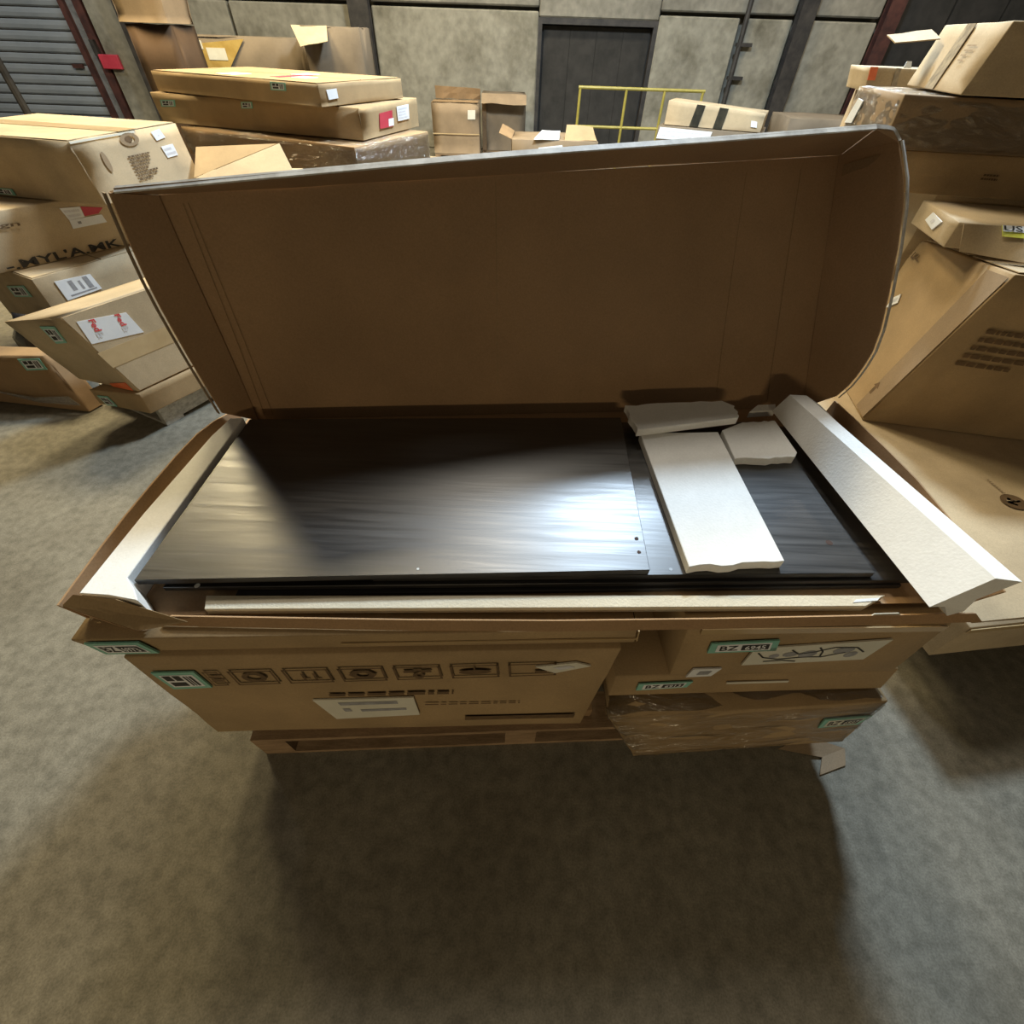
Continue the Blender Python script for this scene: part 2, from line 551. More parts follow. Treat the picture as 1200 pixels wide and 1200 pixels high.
# ------------------------------------------------------------------ where the cartons stand (eight corners each)
#BEGIN_DATA
CART = {
    # the pallet pile in front
    'A': prism(-0.879, 0.423, 0.711, 1.171, 0.66, 0.077, 3.3, -0.013, -0.012),
    'B': prism(-0.859, 0.418, 0.201, 1.096, 0.60, 0.507, 3.2, 0.025, -0.004),
    'F': [V(p) for p in ((0.395, 0.405, 0.150), (1.065, 0.468, 0.150), (1.02, 1.08, 0.150), (0.34, 1.03, 0.150),
                         (0.270, 0.420, 0.425), (1.054, 0.491, 0.425), (1.00, 1.09, 0.425), (0.24, 1.03, 0.425))],
    'E': prism(0.275, 0.472, 0.439, 0.763, 0.58, 0.083, 3.6, 0.008, 0.02),
    'D': prism(0.421, 0.497, 0.526, 0.597, 0.60, 0.254, 3.0, -0.029, -0.002),
    # pile on the left
    'L5': [V(p) for p in ((-2.42, 2.185, 0.128), (-2.073, 2.103, 0.128), (-1.64, 2.90, 0.128), (-2.00, 2.99, 0.128),
                          (-2.37, 2.14, 0.250), (-2.072, 2.108, 0.250), (-1.64, 2.90, 0.250), (-1.96, 2.97, 0.250))],
    'L4': [V(p) for p in ((-2.49, 2.235, 0.255), (-2.085, 2.128, 0.255), (-1.70, 2.88, 0.255), (-2.10, 2.99, 0.255),
                          (-2.555, 2.144, 0.62), (-2.149, 2.041, 0.70), (-1.776, 2.75, 0.70), (-2.18, 2.86, 0.62))],
    'L3': prism_r(-2.887, 2.741, 0.128, 0.80, 0.80, 0.470, -27.0),
    'L6': [V(p) for p in ((-3.415, 2.369, 0.005), (-2.615, 2.268, 0.005), (-2.585, 2.36, 0.005), (-3.37, 2.46, 0.005),
                          (-3.25, 2.30, 0.33), (-2.720, 2.344, 0.33), (-2.68, 2.45, 0.33), (-3.2, 2.44, 0.33))],
    'L2': prism_r(-3.277, 2.544, 0.604, 0.9, 1.25, 0.292, -34.6),
    'L1': prism(-3.565, 3.305, 0.90, 1.10, 0.831, 0.297, -10.5, -0.022, -0.003),
    'K': prism(-2.26, 3.70, 0.02, 0.68, 0.38, 0.90, 14.0),
    # pile behind it
    'M1': prism(-3.106, 5.099, 1.262, 1.793, 0.989, 0.125, -25.0),
    'M2': prism(-3.158, 5.056, 1.066, 2.001, 0.934, 0.191, -17.5),
    'M3': prism(-2.95, 4.95, 0.87, 1.85, 1.0, 0.19, -24.0),
    'M4': prism(-2.90, 5.0, 0.13, 1.9, 0.95, 0.735, -20.0),
    # pile on the right
    'G': prism(1.468, 0.743, 0.205, 1.35, 1.45, 0.195, 8.0),
    'R1': [V(p) for p in ((1.698, 1.875, 0.402), (2.62, 1.715, 0.402), (2.72, 2.30, 0.402), (1.80, 2.43, 0.402),
                          (1.785, 1.776, 1.105), (2.66, 1.65, 1.105), (2.74, 2.32, 1.04), (1.871, 2.419, 1.04))],
    'R7': prism(1.93, 2.56, 0.02, 0.95, 0.60, 1.18, -10.0),
    'R2': prism(1.70, 2.06, 1.108, 0.95, 0.36, 0.092, -12.0, -0.01, -0.012),
    'R3': prism(1.62, 2.50, 1.208, 1.30, 0.60, 0.147, -10.4),
    'R4': prism(1.535, 2.50, 1.357, 1.30, 0.56, 0.171, -9.5, -0.012, 0.0),
    'R6': prism(1.694, 2.433, 1.534, 0.95, 0.60, 0.197, -12.5, 0.027, -0.027),
    'R8': prism(1.80, 3.20, 0.02, 0.75, 0.32, 1.475, -9.0),
    'R5': prism(1.745, 3.221, 1.50, 0.40, 0.30, 0.088, -9.0, -0.016, 0.008),
    # far row
    'N1': prism(-1.648, 10.392, 0.145, 0.826, 0.75, 0.692, 2.1),
    'N2': prism(-0.80, 10.90, 0.145, 0.80, 0.70, 0.79, 2.5),
    'NB': prism(-0.18, 8.0, 0.02, 1.20, 0.8, 0.655, 2.0),
    'T2': prism(1.93, 8.62, 0.02, 1.45, 0.9, 0.79, -22.0),
    'T': [p + Vector((0, 0, 0.035 if i in (4, 7) else (-0.03 if i in (5, 6) else 0.0))) for i, p in enumerate(prism(2.03, 8.70, 0.817, 1.333, 0.50, 0.229, -24.3))],
    'TR': prism(3.75, 8.5, 0.02, 1.10, 0.9, 0.93, -5.0),
    'M5': prism(-4.55, 8.0, 0.02, 1.66, 0.9, 1.55, 3.0),
    'M6': prism(-2.76, 7.9, 0.02, 0.70, 0.8, 1.66, 5.0),
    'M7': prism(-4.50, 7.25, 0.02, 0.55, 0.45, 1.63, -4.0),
    'M9': prism(-4.55, 7.25, 1.655, 0.60, 0.45, 0.30, -8.0, 0.03, 0.0),
}
#END_DATA

# ------------------------------------------------------------------ the hall
def struct(o):
    o['kind'] = 'structure'
    return o

floor = struct(hexa('floor', box_c8(-16, 14, -6, 14.5, -0.2, 0.0), M['floor']))

WY = 12.0
wall = struct(hexa('wall_back', box_c8(-16, 14, WY + 0.25, WY + 0.45, 0, 6.5), M['concrete_beam']))
def wall_panel(x0, x1, z0, z1, y=WY, mat='concrete_wall'):
    o = hexa('panel', box_c8(x0, x1, y, WY + 0.25, z0, z1), M[mat], wall)
    bevel_mesh(o, 0.02, 1)
    return o
for x0, x1 in ((-8.05, -5.45), (-5.40, -3.22), (-2.84, 0.17), (2.34, 3.78), (3.92, 4.72), (5.02, 6.22)):
    wall_panel(x0, x1, 0.0, 1.97)
for x0, x1 in ((-8.05, -3.22), (-2.84, 0.17), (0.18, 2.33), (2.34, 4.72), (5.02, 6.22)):
    wall_panel(x0, x1, 2.02 if x0 != 0.18 else 1.90, 3.4, mat='concrete_beam')
    wall_panel(x0, x1, 3.45, 6.5, mat='concrete_beam')
wall_panel(-16, -14.05, 0.0, 6.5)
wall_panel(-14.0, -8.1, 2.75, 6.5, mat='concrete_beam')
wall_panel(6.5, 14.0, 2.6, 6.5, mat='concrete_beam')

# dark doorway in the middle: reveal, leaf and lintel set back in the wall
door1 = struct(hexa('door_1', box_c8(0.22, 2.29, WY + 0.18, WY + 0.245, 0.0, 1.86), M['void']))
for x0, x1, z0, z1 in ((0.17, 0.24, 0.0, 1.9), (2.26, 2.34, 0.0, 1.9), (0.24, 2.26, 1.82, 1.9)):
    hexa('door_frame', box_c8(x0, x1, WY + 0.02, WY + 0.245, z0, z1), M['steel_dark'], door1)
for k in range(4):
    hexa('panel', box_c8(0.28 + k * 0.49, 0.765 + k * 0.49, WY + 0.15, WY + 0.185, 0.05, 1.80), M['void'], door1)
# dark doorway at the far right
door2 = struct(hexa('door_2', box_c8(6.55, 14.0, WY + 0.18, WY + 0.245, 0.0, 2.6), M['void']))
for k in range(8):
    hexa('panel', box_c8(6.6 + k * 0.92, 7.48 + k * 0.92, WY + 0.12, WY + 0.185, 0.05, 2.5), M['void'], door2)

# grey roll-up door on the left
door3 = struct(hexa('door_3', box_c8(-14.0, -8.52, WY + 0.16, WY + 0.245, 0.0, 2.74), M['steel_dark']))
slat_me = None
for k in range(18):
    z0 = 0.02 + k * 0.15
    if slat_me is None:
        vs, fs = [], []
        prof = [(0.0, 0.0), (-0.022, 0.02), (-0.03, 0.07), (-0.022, 0.12), (0.0, 0.136)]
        for x in (-14.0, -8.52):
            vs += [(x, WY + 0.155 + p[0], z0 + p[1]) for p in prof]
        n = len(prof)
        for i in range(n - 1):
            fs.append((i, i + 1, n + i + 1, n + i))
        fs.append((0, n, 2 * n - 1, n - 1)); fs.append(tuple(range(n))); fs.append(tuple(range(2 * n - 1, n - 1, -1)))
        o = mesh_obj('slat', vs, fs, M['slat'], door3)
        slat_me = o.data
    else:
        o = bpy.data.objects.new('slat', slat_me)
        COL.objects.link(o)
        o.parent = door3
        o.location = (0, 0, k * 0.15)
for x0, x1, m in ((-8.52, -8.42, 'rust'), (-8.42, -8.25, 'steel'), (-8.25, -8.10, 'rust')):
    hexa('door_track', box_c8(x0, x1, WY + (0.02 if m == 'rust' else 0.10), WY + 0.245, 0.0, 2.74), M[m], door3)
hexa('door_handle', box_c8(-8.86, -8.66, WY + 0.08, WY + 0.13, 1.02, 1.08), M['rust'], door3)

# steel columns and pipe on the back wall
def column(name, x, w, mat, label, y=WY - 0.10):
    t = thing(name, label, 'column', (x, y, 0))
    c = box_c8(x - w / 2, x + w / 2, y - 0.08, y - 0.065, 0, 6.4)
    hexa('flange', c, M[mat], t)
    hexa('flange', box_c8(x - w / 2, x + w / 2, y + 0.085, y + 0.1, 0, 6.4), M[mat], t)
    hexa('web', box_c8(x - 0.02, x + 0.02, y - 0.066, y + 0.086, 0, 6.4), M[mat], t)
    hexa('base_plate', box_c8(x - w / 2 - 0.05, x + w / 2 + 0.05, y - 0.1, y + 0.1, 0, 0.025), M[mat], t)
    return t
column('steel_column', -3.03, 0.36, 'steel_dark', 'black steel column on back wall left of the pallet boxes')
column('steel_column', 4.87, 0.28, 'steel_dark', 'black steel column on back wall right of the thin pipe')
column('steel_column', 6.36, 0.26, 'rust', 'dark red rusty steel column beside the far right dark opening')
column('steel_column', -7.12, 0.32, 'steel_dark', 'black steel column right of grey roll-up door', y=WY - 0.3)
pp = thing('wall_pipe', 'thin black vertical pipe with brackets on the concrete wall', 'pipe', (3.86, WY - 0.06, 0))
tube('pipe', [(3.86, WY - 0.06, 0.0), (3.86, WY - 0.06, 3.2), (3.86, WY - 0.06, 6.3)], 0.045, M['steel_dark'], pp)
for z in (0.6, 1.18, 1.62):
    hexa('bracket', box_c8(3.80, 4.08, WY - 0.10, WY - 0.005, z, z + 0.05), M['steel_dark'], pp)
pst = thing('guard_post', 'slim dark steel post in front of grey roll-up door', 'post', (-7.66, 9.0, 0))
tube('post', [(-7.66, 9.0, 0.0), (-7.66, 9.0, 1.42)], 0.05, M['steel_dark'], pst)
hexa('base_plate', box_c8(-7.78, -7.54, 8.88, 9.12, 0, 0.02), M['steel_dark'], pst)
sg = thing('wall_sign', 'small red box sign on wall beside roll-up door track', 'sign', (-8.0, WY - 0.02, 0.98))
o = hexa('sign_face', box_c8(-8.16, -7.80, WY - 0.07, WY - 0.0, 1.03, 1.23), M['red'], sg); bevel_mesh(o, 0.01, 1)
hexa('bracket', box_c8(-8.22, -8.14, WY - 0.05, WY + 0.08, 1.20, 1.42), M['steel_dark'], sg)

# yellow guard rail
rl = thing('guard_rail', 'yellow steel guard rail in front of the dark doorway', 'railing', (0.91, 10.5, 0))
for x in (0.91, 1.70, 2.35, 3.0):
    tube('post', [(x, 10.5, 0), (x, 10.5, 1.07)], 0.022, M['yellow'], rl)
tube('top_rail', [(0.88, 10.5, 1.085), (3.03, 10.5, 1.085)], 0.022, M['yellow'], rl)
tube('mid_rail', [(0.91, 10.5, 0.58), (3.0, 10.5, 0.58)], 0.02, M['yellow'], rl)

# ------------------------------------------------------------------ lamps
for i, (x, y, z, s, w, c) in enumerate(LAMPS):
    where = ['cool white hanging lamp above the aisle right of the open carton', 'warm hanging lamp above the stack behind left pile',
             'warm hanging lamp above the left carton pile', 'pale warm lamp added to light the foam in the lid shadow',
             'warm hanging lamp near the back wall doorway', 'warm hanging lamp near the far right dark opening',
             'pale hanging lamp in front of the grey roll-up door', 'dim warm low fill lamp added behind the viewer'][i]
    t = thing('high_bay_lamp', where, 'lamp', (x, y, z), 'hanging ceiling lamps')
    seg, vs, fs = 20, [], []
    for r, dz in ((s * 0.62, 0.0), (s * 0.45, 0.16), (0.12, 0.30), (0.08, 0.46)):
        for k in range(seg):
            a = 2 * math.pi * k / seg
            vs.append((x + r * math.cos(a), y + r * math.sin(a), z + 0.03 + dz))
    for j in range(3):
        for k in range(seg):
            l = (k + 1) % seg
            fs.append((j * seg + k, j * seg + l, (j + 1) * seg + l, (j + 1) * seg + k))
    fs.append(tuple(range(3 * seg, 4 * seg)))
    mesh_obj('reflector', vs, fs, M['steel'], t, smooth=True)
    tube('hanger', [(x, y, z + 0.48), (x, y, z + 1.9)], 0.012, M['steel_dark'], t)
    ld = bpy.data.lights.new('lamp_light', 'AREA')
    ld.shape = 'DISK'
    ld.size = s
    ld.energy = w
    ld.color = c
    lo = bpy.data.objects.new('lamp_light', ld)
    COL.objects.link(lo)
    lo.parent = t

# ------------------------------------------------------------------ pallets
def pallet(label, x, y, w, d, yaw, mat, h=0.14, z=0.0, stringers=False):
    t = thing('wooden_pallet', label, 'pallet', (x, y, z))
    a = math.radians(yaw)
    e = Vector((math.cos(a), math.sin(a), 0)); n = Vector((-math.sin(a), math.cos(a), 0)); o = Vector((x, y, z))
    def slab(name, u0, u1, v0, v1, z0, z1):
        c = [o + e * u + n * v + Vector((0, 0, zz)) for zz in (z0, z1) for u, v in ((u0, v0), (u1, v0), (u1, v1), (u0, v1))]
        return hexa(name, c, M[mat], t)
    k = 7
    bw = (d - 0.03 * (k - 1)) / k
    for i in range(k):
        v0 = i * (bw + 0.03)
        slab('deck_board', 0, w, v0, v0 + bw, h - 0.02, h)
        if i in (0, 3, 6):
            slab('bottom_board', 0, w, v0, v0 + bw, 0, 0.018)
    for i in range(3):
        u = (w - 0.10) * i / 2
        if stringers:
            slab('stringer', (w - 0.04) * i / 2, (w - 0.04) * i / 2 + 0.04, 0, d, 0.018, h - 0.02)
            continue
        for j in range(3):
            v = (d - 0.10) * j / 2
            slab('block', u, u + 0.10, v, v + 0.10, 0.018, h - 0.02)
    return t
pallet('brown wooden pallet under the open carton pile', -0.785, 0.415, 1.68, 0.98, 3.9, 'wood')
pallet('weathered grey wooden pallet under left carton pile', -2.568, 2.397, 0.54, 0.95, -25.3, 'wood_grey', h=0.125, stringers=True)
pallet('brown wooden pallet under right carton pile', 1.62, 0.93, 1.1, 1.2, 8.0, 'wood', h=0.20)
pallet('small pallet under left tall brown box by wall', -1.64, 10.40, 0.82, 0.74, 2.1, 'wood')
pallet('small pallet under right tall brown box by wall', -0.80, 10.91, 0.80, 0.69, 2.5, 'wood')

# ------------------------------------------------------------------ cartons
def carton(key, name, label, mat='card', group=None, flaps=None, tape=None, dent=0.004, n=5):
    c = CART[key]
    base = (c[0] + c[1] + c[2] + c[3]) / 4
    t = thing(name, label, 'box', base, group)
    hexbody('body', c, M[mat], t, n=n, dent=dent, seed=len(key) * 3.7 + ord(key[0]) * 0.31 + ord(key[-1]) * 0.77)
    if flaps:                                   # (face, along): two closing flaps that meet at a seam
        f, along = flaps
        if along == 's':
            qs = (rect(0.012, 0.012, 0.988, 0.494), rect(0.012, 0.506, 0.988, 0.988))
        else:
            qs = (rect(0.012, 0.012, 0.494, 0.988), rect(0.506, 0.012, 0.988, 0.988))
        for q in qs:
            patch('flap', c, f, q, M[mat], t, off=0.0035, thick=0.0035, n=(4, 4))
    if tape:
        f, q = tape
        patch('tape', c, f, q, M['tape'], t, off=0.0055, thick=0.0015, n=(4, 1))
    return t

def stock_label(t, key, f, quad, code=None, mat='mint', inner='paper', blocks=None, name='stock_label', label=None):
    """mint bordered stock label with a white field and printed code"""
    c = on_face(CART[key], f, quad, 0.006)
    lb = sheet(name, c, 0.004, M[mat], t, label=label)
    field = sub_quad(c, 0.10, 0.14, 0.90, 0.86, 0.0006)
    mesh_obj('label_field', field, [(0, 1, 2, 3)], M[inner], lb)
    if code:
        a, b = code
        letters('printed_text', a, sub_quad(field, 0.04, 0.12, 0.42, 0.88), M['ink'], lb, off=0.0006)
        blk = sub_quad(field, 0.46, 0.15, 0.96, 0.85, 0.0006)
        mesh_obj('printed_box', blk, [(0, 1, 2, 3)], M['ink'], lb)
        letters('printed_text', b, blk, M[inner], lb, margin=0.12, off=0.0006)
    if blocks:
        bars('printed_text', field, blocks, M['ink'], lb, off=0.0006)
    return lb

def paper_label(t, key, f, quad, rects=None, mat='paper', ink='ink_grey', name='shipping_label', label=None):
    c = on_face(CART[key], f, quad, 0.006)
    lb = sheet(name, c, 0.004, M[mat], t, label=label)
    if rects:
        bars('printed_text', c, rects, M[ink], lb)
    return lb, c

rnd = random.Random(5)
def text_rows(rows, s0=0.08, s1=0.92, t0=0.1, t1=0.9, h=0.5, gap=0.02):
    """rows of short dashes standing for small unreadable print"""
    out = []
    for i in range(rows):
        ta = t0 + (t1 - t0) * (i + 0.5) / rows
        dh = (t1 - t0) / rows * h / 2
        s = s0
        end = s0 + (s1 - s0) * rnd.uniform(0.6, 1.0)
        while s < end:
            w = rnd.uniform(0.04, 0.13)
            out.append((s, ta - dh, min(s + w, end), ta + dh))
            s += w + gap
    return out

BLK = [(0.06, 0.55, 0.30, 0.95), (0.36, 0.55, 0.58, 0.95), (0.08, 0.10, 0.56, 0.42), (0.66, 0.1, 0.72, 0.9), (0.76, 0.1, 0.80, 0.9), (0.84, 0.1, 0.92, 0.9)]

# --- pile in front
A = carton('A', 'flat_carton', 'long flat brown carton directly under the open carton', 'card', dent=0.003, n=8)
stock_label(A, 'A', 'front', ((0.012, 0.06), (0.108, 0.06), (0.116, 0.92), (0.024, 0.92)), code=('BZ', '6973'))
patch('tape', CART['A'], 'front', rect(0.45, 0.40, 1.0, 0.46), M['tape'], A, off=0.004)
patch('tape', CART['A'], 'right', rect(0.0, 0.1, 0.3, 0.9), M['tape'], A, off=0.005)

B = carton('B', 'printed_carton', 'large brown carton printed with a row of handling icons above the pallet', 'card', dent=0.004, n=7)
stock_label(B, 'B', 'front', ((0.034, 0.678), (0.119, 0.689), (0.114, 0.866), (0.027, 0.865)), blocks=BLK)
_, cq = paper_label(B, 'B', 'front', ((0.344, 0.214), (0.559, 0.252), (0.553, 0.506), (0.315, 0.5)), [(0.22, 0.72, 0.82, 0.86), (0.38, 0.36, 0.88, 0.47), (0.20, 0.40, 0.28, 0.55)], mat='paper_cream', label='cream printed label')
paper_label(B, 'B', 'front', ((0.874, 0.78), (0.948, 0.85), (0.913, 0.89), (0.827, 0.852)), [(0.3, 0.3, 0.7, 0.7)], mat='paper_cream', ink='ink_faint', name='torn_sticker')
strip = on_face(CART['B'], 'front', ((0.118, 0.695), (0.985, 0.75), (0.975, 0.90), (0.118, 0.872)), 0.004)
edges_ = (0.0, 0.060, 0.19, 0.325, 0.46, 0.60, 0.745, 0.89)
for i in range(7):
    s0, s1 = edges_[i] + 0.012, edges_[i + 1] - 0.012
    q = sub_quad(strip, s0, 0.06, s1, 0.94)
    fr = 0.05 if i else 0.08
    bars('icon_frame', q, [(0, 0, 1, 0.08), (0, 0.92, 1, 1), (0, 0, fr, 1), (1 - fr, 0, 1, 1)], M['ink_brown'], B, off=0.0012)
    if i == 0:
        bars('icon', q, [(0.15, 0.30, 0.9, 0.42), (0.15, 0.58, 0.9, 0.70)], M['ink_brown'], B, off=0.0012)
    elif i == 1:
        ellipse_print('icon', q, 0.5, 0.52, 0.28, 0.34, M['ink_brown'], B, hole=0.55)
    elif i == 2:
        bars('icon', q, [(0.36, 0.18, 0.42, 0.72), (0.30, 0.18, 0.48, 0.28), (0.62, 0.18, 0.68, 0.72), (0.56, 0.18, 0.74, 0.28)], M['ink_brown'], B, off=0.0012)
    elif i == 3:
        ellipse_print('icon', q, 0.5, 0.5, 0.32, 0.36, M['ink_brown'], B, hole=0.45, seg=6)
    elif i == 4:
        ellipse_print('icon', q, 0.5, 0.30, 0.13, 0.22, M['ink_brown'], B, hole=0.4)
        bars('icon', q, [(0.20, 0.55, 0.44, 0.72), (0.56, 0.55, 0.80, 0.72), (0.42, 0.66, 0.58, 0.84)], M['ink_brown'], B, off=0.0012)
    elif i == 5:
        ellipse_print('icon', q, 0.5, 0.46, 0.34, 0.17, M['ink_brown'], B)
        bars('icon', q, [(0.48, 0.5, 0.52, 0.86)], M['ink_brown'], B, off=0.0012)
    else:
        bars('icon', q, [(0.55, 0.2, 0.8, 0.4)], M['ink_brown'], B, off=0.0012)
fB = face_of(CART['B'], 'front')
bars('printed_lettering', sub_quad(fB, 0.36, 0.515, 0.70, 0.60, 0.004), text_rows(1, 0.0, 1.0, 0.1, 0.9, 0.5), M['ink_brown'], B)
bars('printed_lettering', sub_quad(fB, 0.577, 0.37, 0.85, 0.43, 0.004), text_rows(1, 0.0, 1.0, 0.1, 0.9, 0.3), M['ink_brown'], B)
bars('printed_band', sub_quad(fB, 0.675, 0.14, 0.967, 0.20, 0.004), [(0, 0, 1, 1)], M['ink_brown'], B)
Cc = prism(-0.70, 0.462, 0.147, 0.98, 0.55, 0.050, 3.4)
CART['C'] = Cc
carton('C', 'flat_carton', 'thin dark flat carton pressed between pallet boards and printed carton', 'card_brown', dent=0.002)

D = carton('D', 'labelled_carton', 'brown carton with a leafy plant drawing label under the open carton', 'card', dent=0.003, n=6)
stock_label(D, 'D', 'front', ((0.111, 0.543), (0.383, 0.575), (0.37, 0.776), (0.11, 0.728)), code=('BZ', '6945'))
lb, cq = paper_label(D, 'D', 'front', ((0.282, 0.273), (0.783, 0.365), (0.818, 0.762), (0.294, 0.62)), None, mat='paper_cream', name='picture_label', label='cream label with dark leafy branch drawing')
def strokes(name, c, polys, w, mat, parent):
    vs, fs = [], []
    nn = quad_normal([V(p) for p in c])
    for pl in polys:
        pts = [bil([V(p) for p in c], s, t) + nn * 0.001 for s, t in pl]
        for a, b in zip(pts, pts[1:]):
            d = (b - a).normalized().cross(nn) * w
            k = len(vs)
            vs += [a - d, a + d, b + d, b - d]
            fs.append((k, k + 1, k + 2, k + 3))
    return mesh_obj(name, vs, fs, mat, parent)
strokes('branch_drawing', cq, [[(0.05, 0.75), (0.12, 0.45), (0.25, 0.3), (0.45, 0.35), (0.6, 0.3), (0.75, 0.5)], [(0.3, 0.8), (0.38, 0.55), (0.5, 0.62), (0.62, 0.8), (0.8, 0.72), (0.9, 0.45)],
                            [(0.15, 0.2), (0.3, 0.22), (0.42, 0.12)], [(0.5, 0.85), (0.56, 0.6), (0.58, 0.35)]], 0.0022, M['ink'], lb)
for cx, cy, rx, ry in ((0.32, 0.55, 0.06, 0.14), (0.46, 0.5, 0.07, 0.2), (0.72, 0.6, 0.08, 0.18), (0.82, 0.35, 0.05, 0.15), (0.2, 0.5, 0.04, 0.12)):
    ellipse_print('leaf_drawing', cq, cx, cy, rx, ry, M['ink_grey'], lb, off=0.0008, seg=10)
paper_label(D, 'D', 'front', ((0.07, 0.01), (0.178, 0.03), (0.207, 0.202), (0.087, 0.193)), [(0.3, 0.3, 0.75, 0.75)], name='torn_sticker')
patch('tape', CART['D'], 'front', rect(0.05, 0.90, 0.98, 0.985), M['tape'], D, off=0.005, n=(6, 1))
CART['H'] = prism(0.290, 0.74, 0.525, 0.085, 0.30, 0.255, 3.2)  # added carton, stops light coming through the gap from behind
carton('H', 'light_block_carton', 'narrow brown carton added to block light in the front pile gap', 'card_brown')
E_ = carton('E', 'flat_carton', 'thin brown carton under the one with the plant drawing', 'card', dent=0.003)
stock_label(E_, 'E', 'front', ((0.087, 0.367), (0.262, 0.462), (0.275, 0.736), (0.088, 0.685)), code=('BZ', '6913'))
patch('tape', CART['E'], 'front', rect(0.40, 0.55, 0.62, 0.63), M['paper_cream'], E_, off=0.005)
Fw = carton('F', 'wrapped_carton', 'lowest carton of front right stack, wrapped in shiny clear film', 'card', dent=0.010, n=7)
wc = CART['F']
cen = sum(wc, Vector()) / 8
hexbody('shrink_wrap', [cen + (p - cen) * 1.012 for p in wc], M['wrap'], Fw, n=34, dent=0.008, rnd=0.02, seed=3.3, wrinkle=0.010)
stock_label(Fw, 'F', 'front', ((0.80, 0.50), (0.96, 0.53), (0.985, 0.72), (0.80, 0.70)), code=('BZ', '6937'), inner='paper_cream')

# --- pile on the left
L5 = carton('L5', 'flat_carton', 'thin carton on the grey pallet under the white labelled carton', 'card', flaps=None)
stock_label(L5, 'L5', 'front', ((0.167, 0.06), (0.381, 0.09), (0.309, 0.70), (0.097, 0.66)), blocks=BLK)
L4 = carton('L4', 'courier_carton', 'leaning brown carton with big white label in red letters', 'card_light', flaps=('right', 's'), dent=0.006)
lb, cq = paper_label(L4, 'L4', 'right', ((0.018, 0.666), (0.304, 0.589), (0.31, 0.841), (0.052, 0.912)), None)
for q, q2 in ((((0.105, 0.894), (0.086, 0.765), (0.123, 0.758), (0.138, 0.89)), ((0.082, 0.755), (0.070, 0.69), (0.105, 0.683), (0.119, 0.748))),
              (((0.243, 0.862), (0.226, 0.729), (0.259, 0.726), (0.272, 0.857)), ((0.222, 0.720), (0.212, 0.66), (0.245, 0.655), (0.256, 0.714)))):
    letters('printed_text', 'Fed', on_face(CART['L4'], 'right', q, 0.0065), M['ink_red'], lb, margin=0.0, bold=0.03)
    letters('printed_text', 'Ex', on_face(CART['L4'], 'right', q2, 0.0065), M['ink_faint'], lb, margin=0.0)
patch('tape', CART['L4'], 'right', rect(0.0, 0.36, 1.0, 0.56), M['tape'], L4, off=0.0052, thick=0.001, n=(6, 2))
stock_label(L4, 'L4', 'front', ((0.493, 0.678), (0.695, 0.695), (0.792, 0.907), (0.55, 0.915)), blocks=BLK)
patch('red_tape', CART['L4'], 'front', ((0.60, 0.01), (0.93, 0.01), (0.942, 0.137), (0.60, 0.06)), M['orange'], L4)
L3 = carton('L3', 'shipping_carton', 'carton with white printed label behind the leaning courier carton', 'card_light', flaps=('top', 's'))
paper_label(L3, 'L3', 'right', ((0.125, 0.673), (0.389, 0.686), (0.369, 0.885), (0.12, 0.913)), [(0.15, 0.12, 0.9, 0.2), (0.30, 0.35, 0.42, 0.9), (0.72, 0.25, 0.86, 0.95), (0.55, 0.3, 0.62, 0.8)])
stock_label(L3, 'L3', 'front', ((0.45, 0.60), (0.80, 0.72), (0.79, 0.86), (0.44, 0.74)), blocks=BLK)
L6 = carton('L6', 'crumpled_carton', 'crumpled brown carton at bottom left beside the leaning courier carton', 'card_brown', dent=0.012, n=7)
stock_label(L6, 'L6', 'front', ((0.732, 0.745), (0.942, 0.772), (0.95, 0.965), (0.727, 0.95)), blocks=BLK)
poly_prism('torn_film', [(-3.2, 2.33, 0.10), (-2.9, 2.29, 0.05), (-2.63, 2.262, 0.06), (-2.66, 2.26, 0.12), (-2.9, 2.28, 0.09)], (0.0, -0.006, 0.0), M['wrap'], L6)
L2 = carton('L2', 'lettered_carton', 'big brown carton with large black lettering along its lower edge', 'card_light')
letters('printed_lettering', "-.MYL'A.MK", on_face(CART['L2'], 'right', ((0.276, 0.015), (0.782, 0.015), (0.782, 0.175), (0.277, 0.175)), 0.005), M['ink'], L2, margin=0.0, bold=0.022)
letters('printed_lettering', 'sign', on_face(CART['L2'], 'right', ((0.30, 0.72), (0.425, 0.686), (0.433, 0.784), (0.306, 0.815)), 0.005), M['ink_brown'], L2, margin=0.0)
paper_label(L2, 'L2', 'right', ((0.616, 0.497), (0.772, 0.501), (0.767, 0.653), (0.621, 0.652)), [(0.2, 0.4, 0.3, 0.7)])
paper_label(L2, 'L2', 'right', ((0.621, 0.655), (0.691, 0.662), (0.694, 0.849), (0.61, 0.878)), text_rows(2), ink='ink_faint')
patch('red_tape', CART['L2'], 'right', ((0.693, 0.676), (0.756, 0.677), (0.788, 0.767), (0.698, 0.846)), M['red'], L2)
L1 = carton('L1', 'shipping_carton', 'top carton of left pile with two small white stickers', 'card_light', flaps=('top', 's'), dent=0.006)
paper_label(L1, 'L1', 'right', ((0.716, 0.774), (0.816, 0.801), (0.797, 0.951), (0.699, 0.922)), [(0.4, 0.4, 0.55, 0.5)], ink='ink_faint', name='sticker')
paper_label(L1, 'L1', 'right', ((0.743, 0.468), (0.861, 0.476), (0.858, 0.676), (0.729, 0.668)), text_rows(2), ink='ink_faint', name='sticker')
fL1 = on_face(CART['L1'], 'right', rect(0, 0, 1, 1), 0.005)
ellipse_print('printed_emblem', fL1, 0.475, 0.875, 0.085, 0.105, M['card_dull'], L1, hole=0.55)
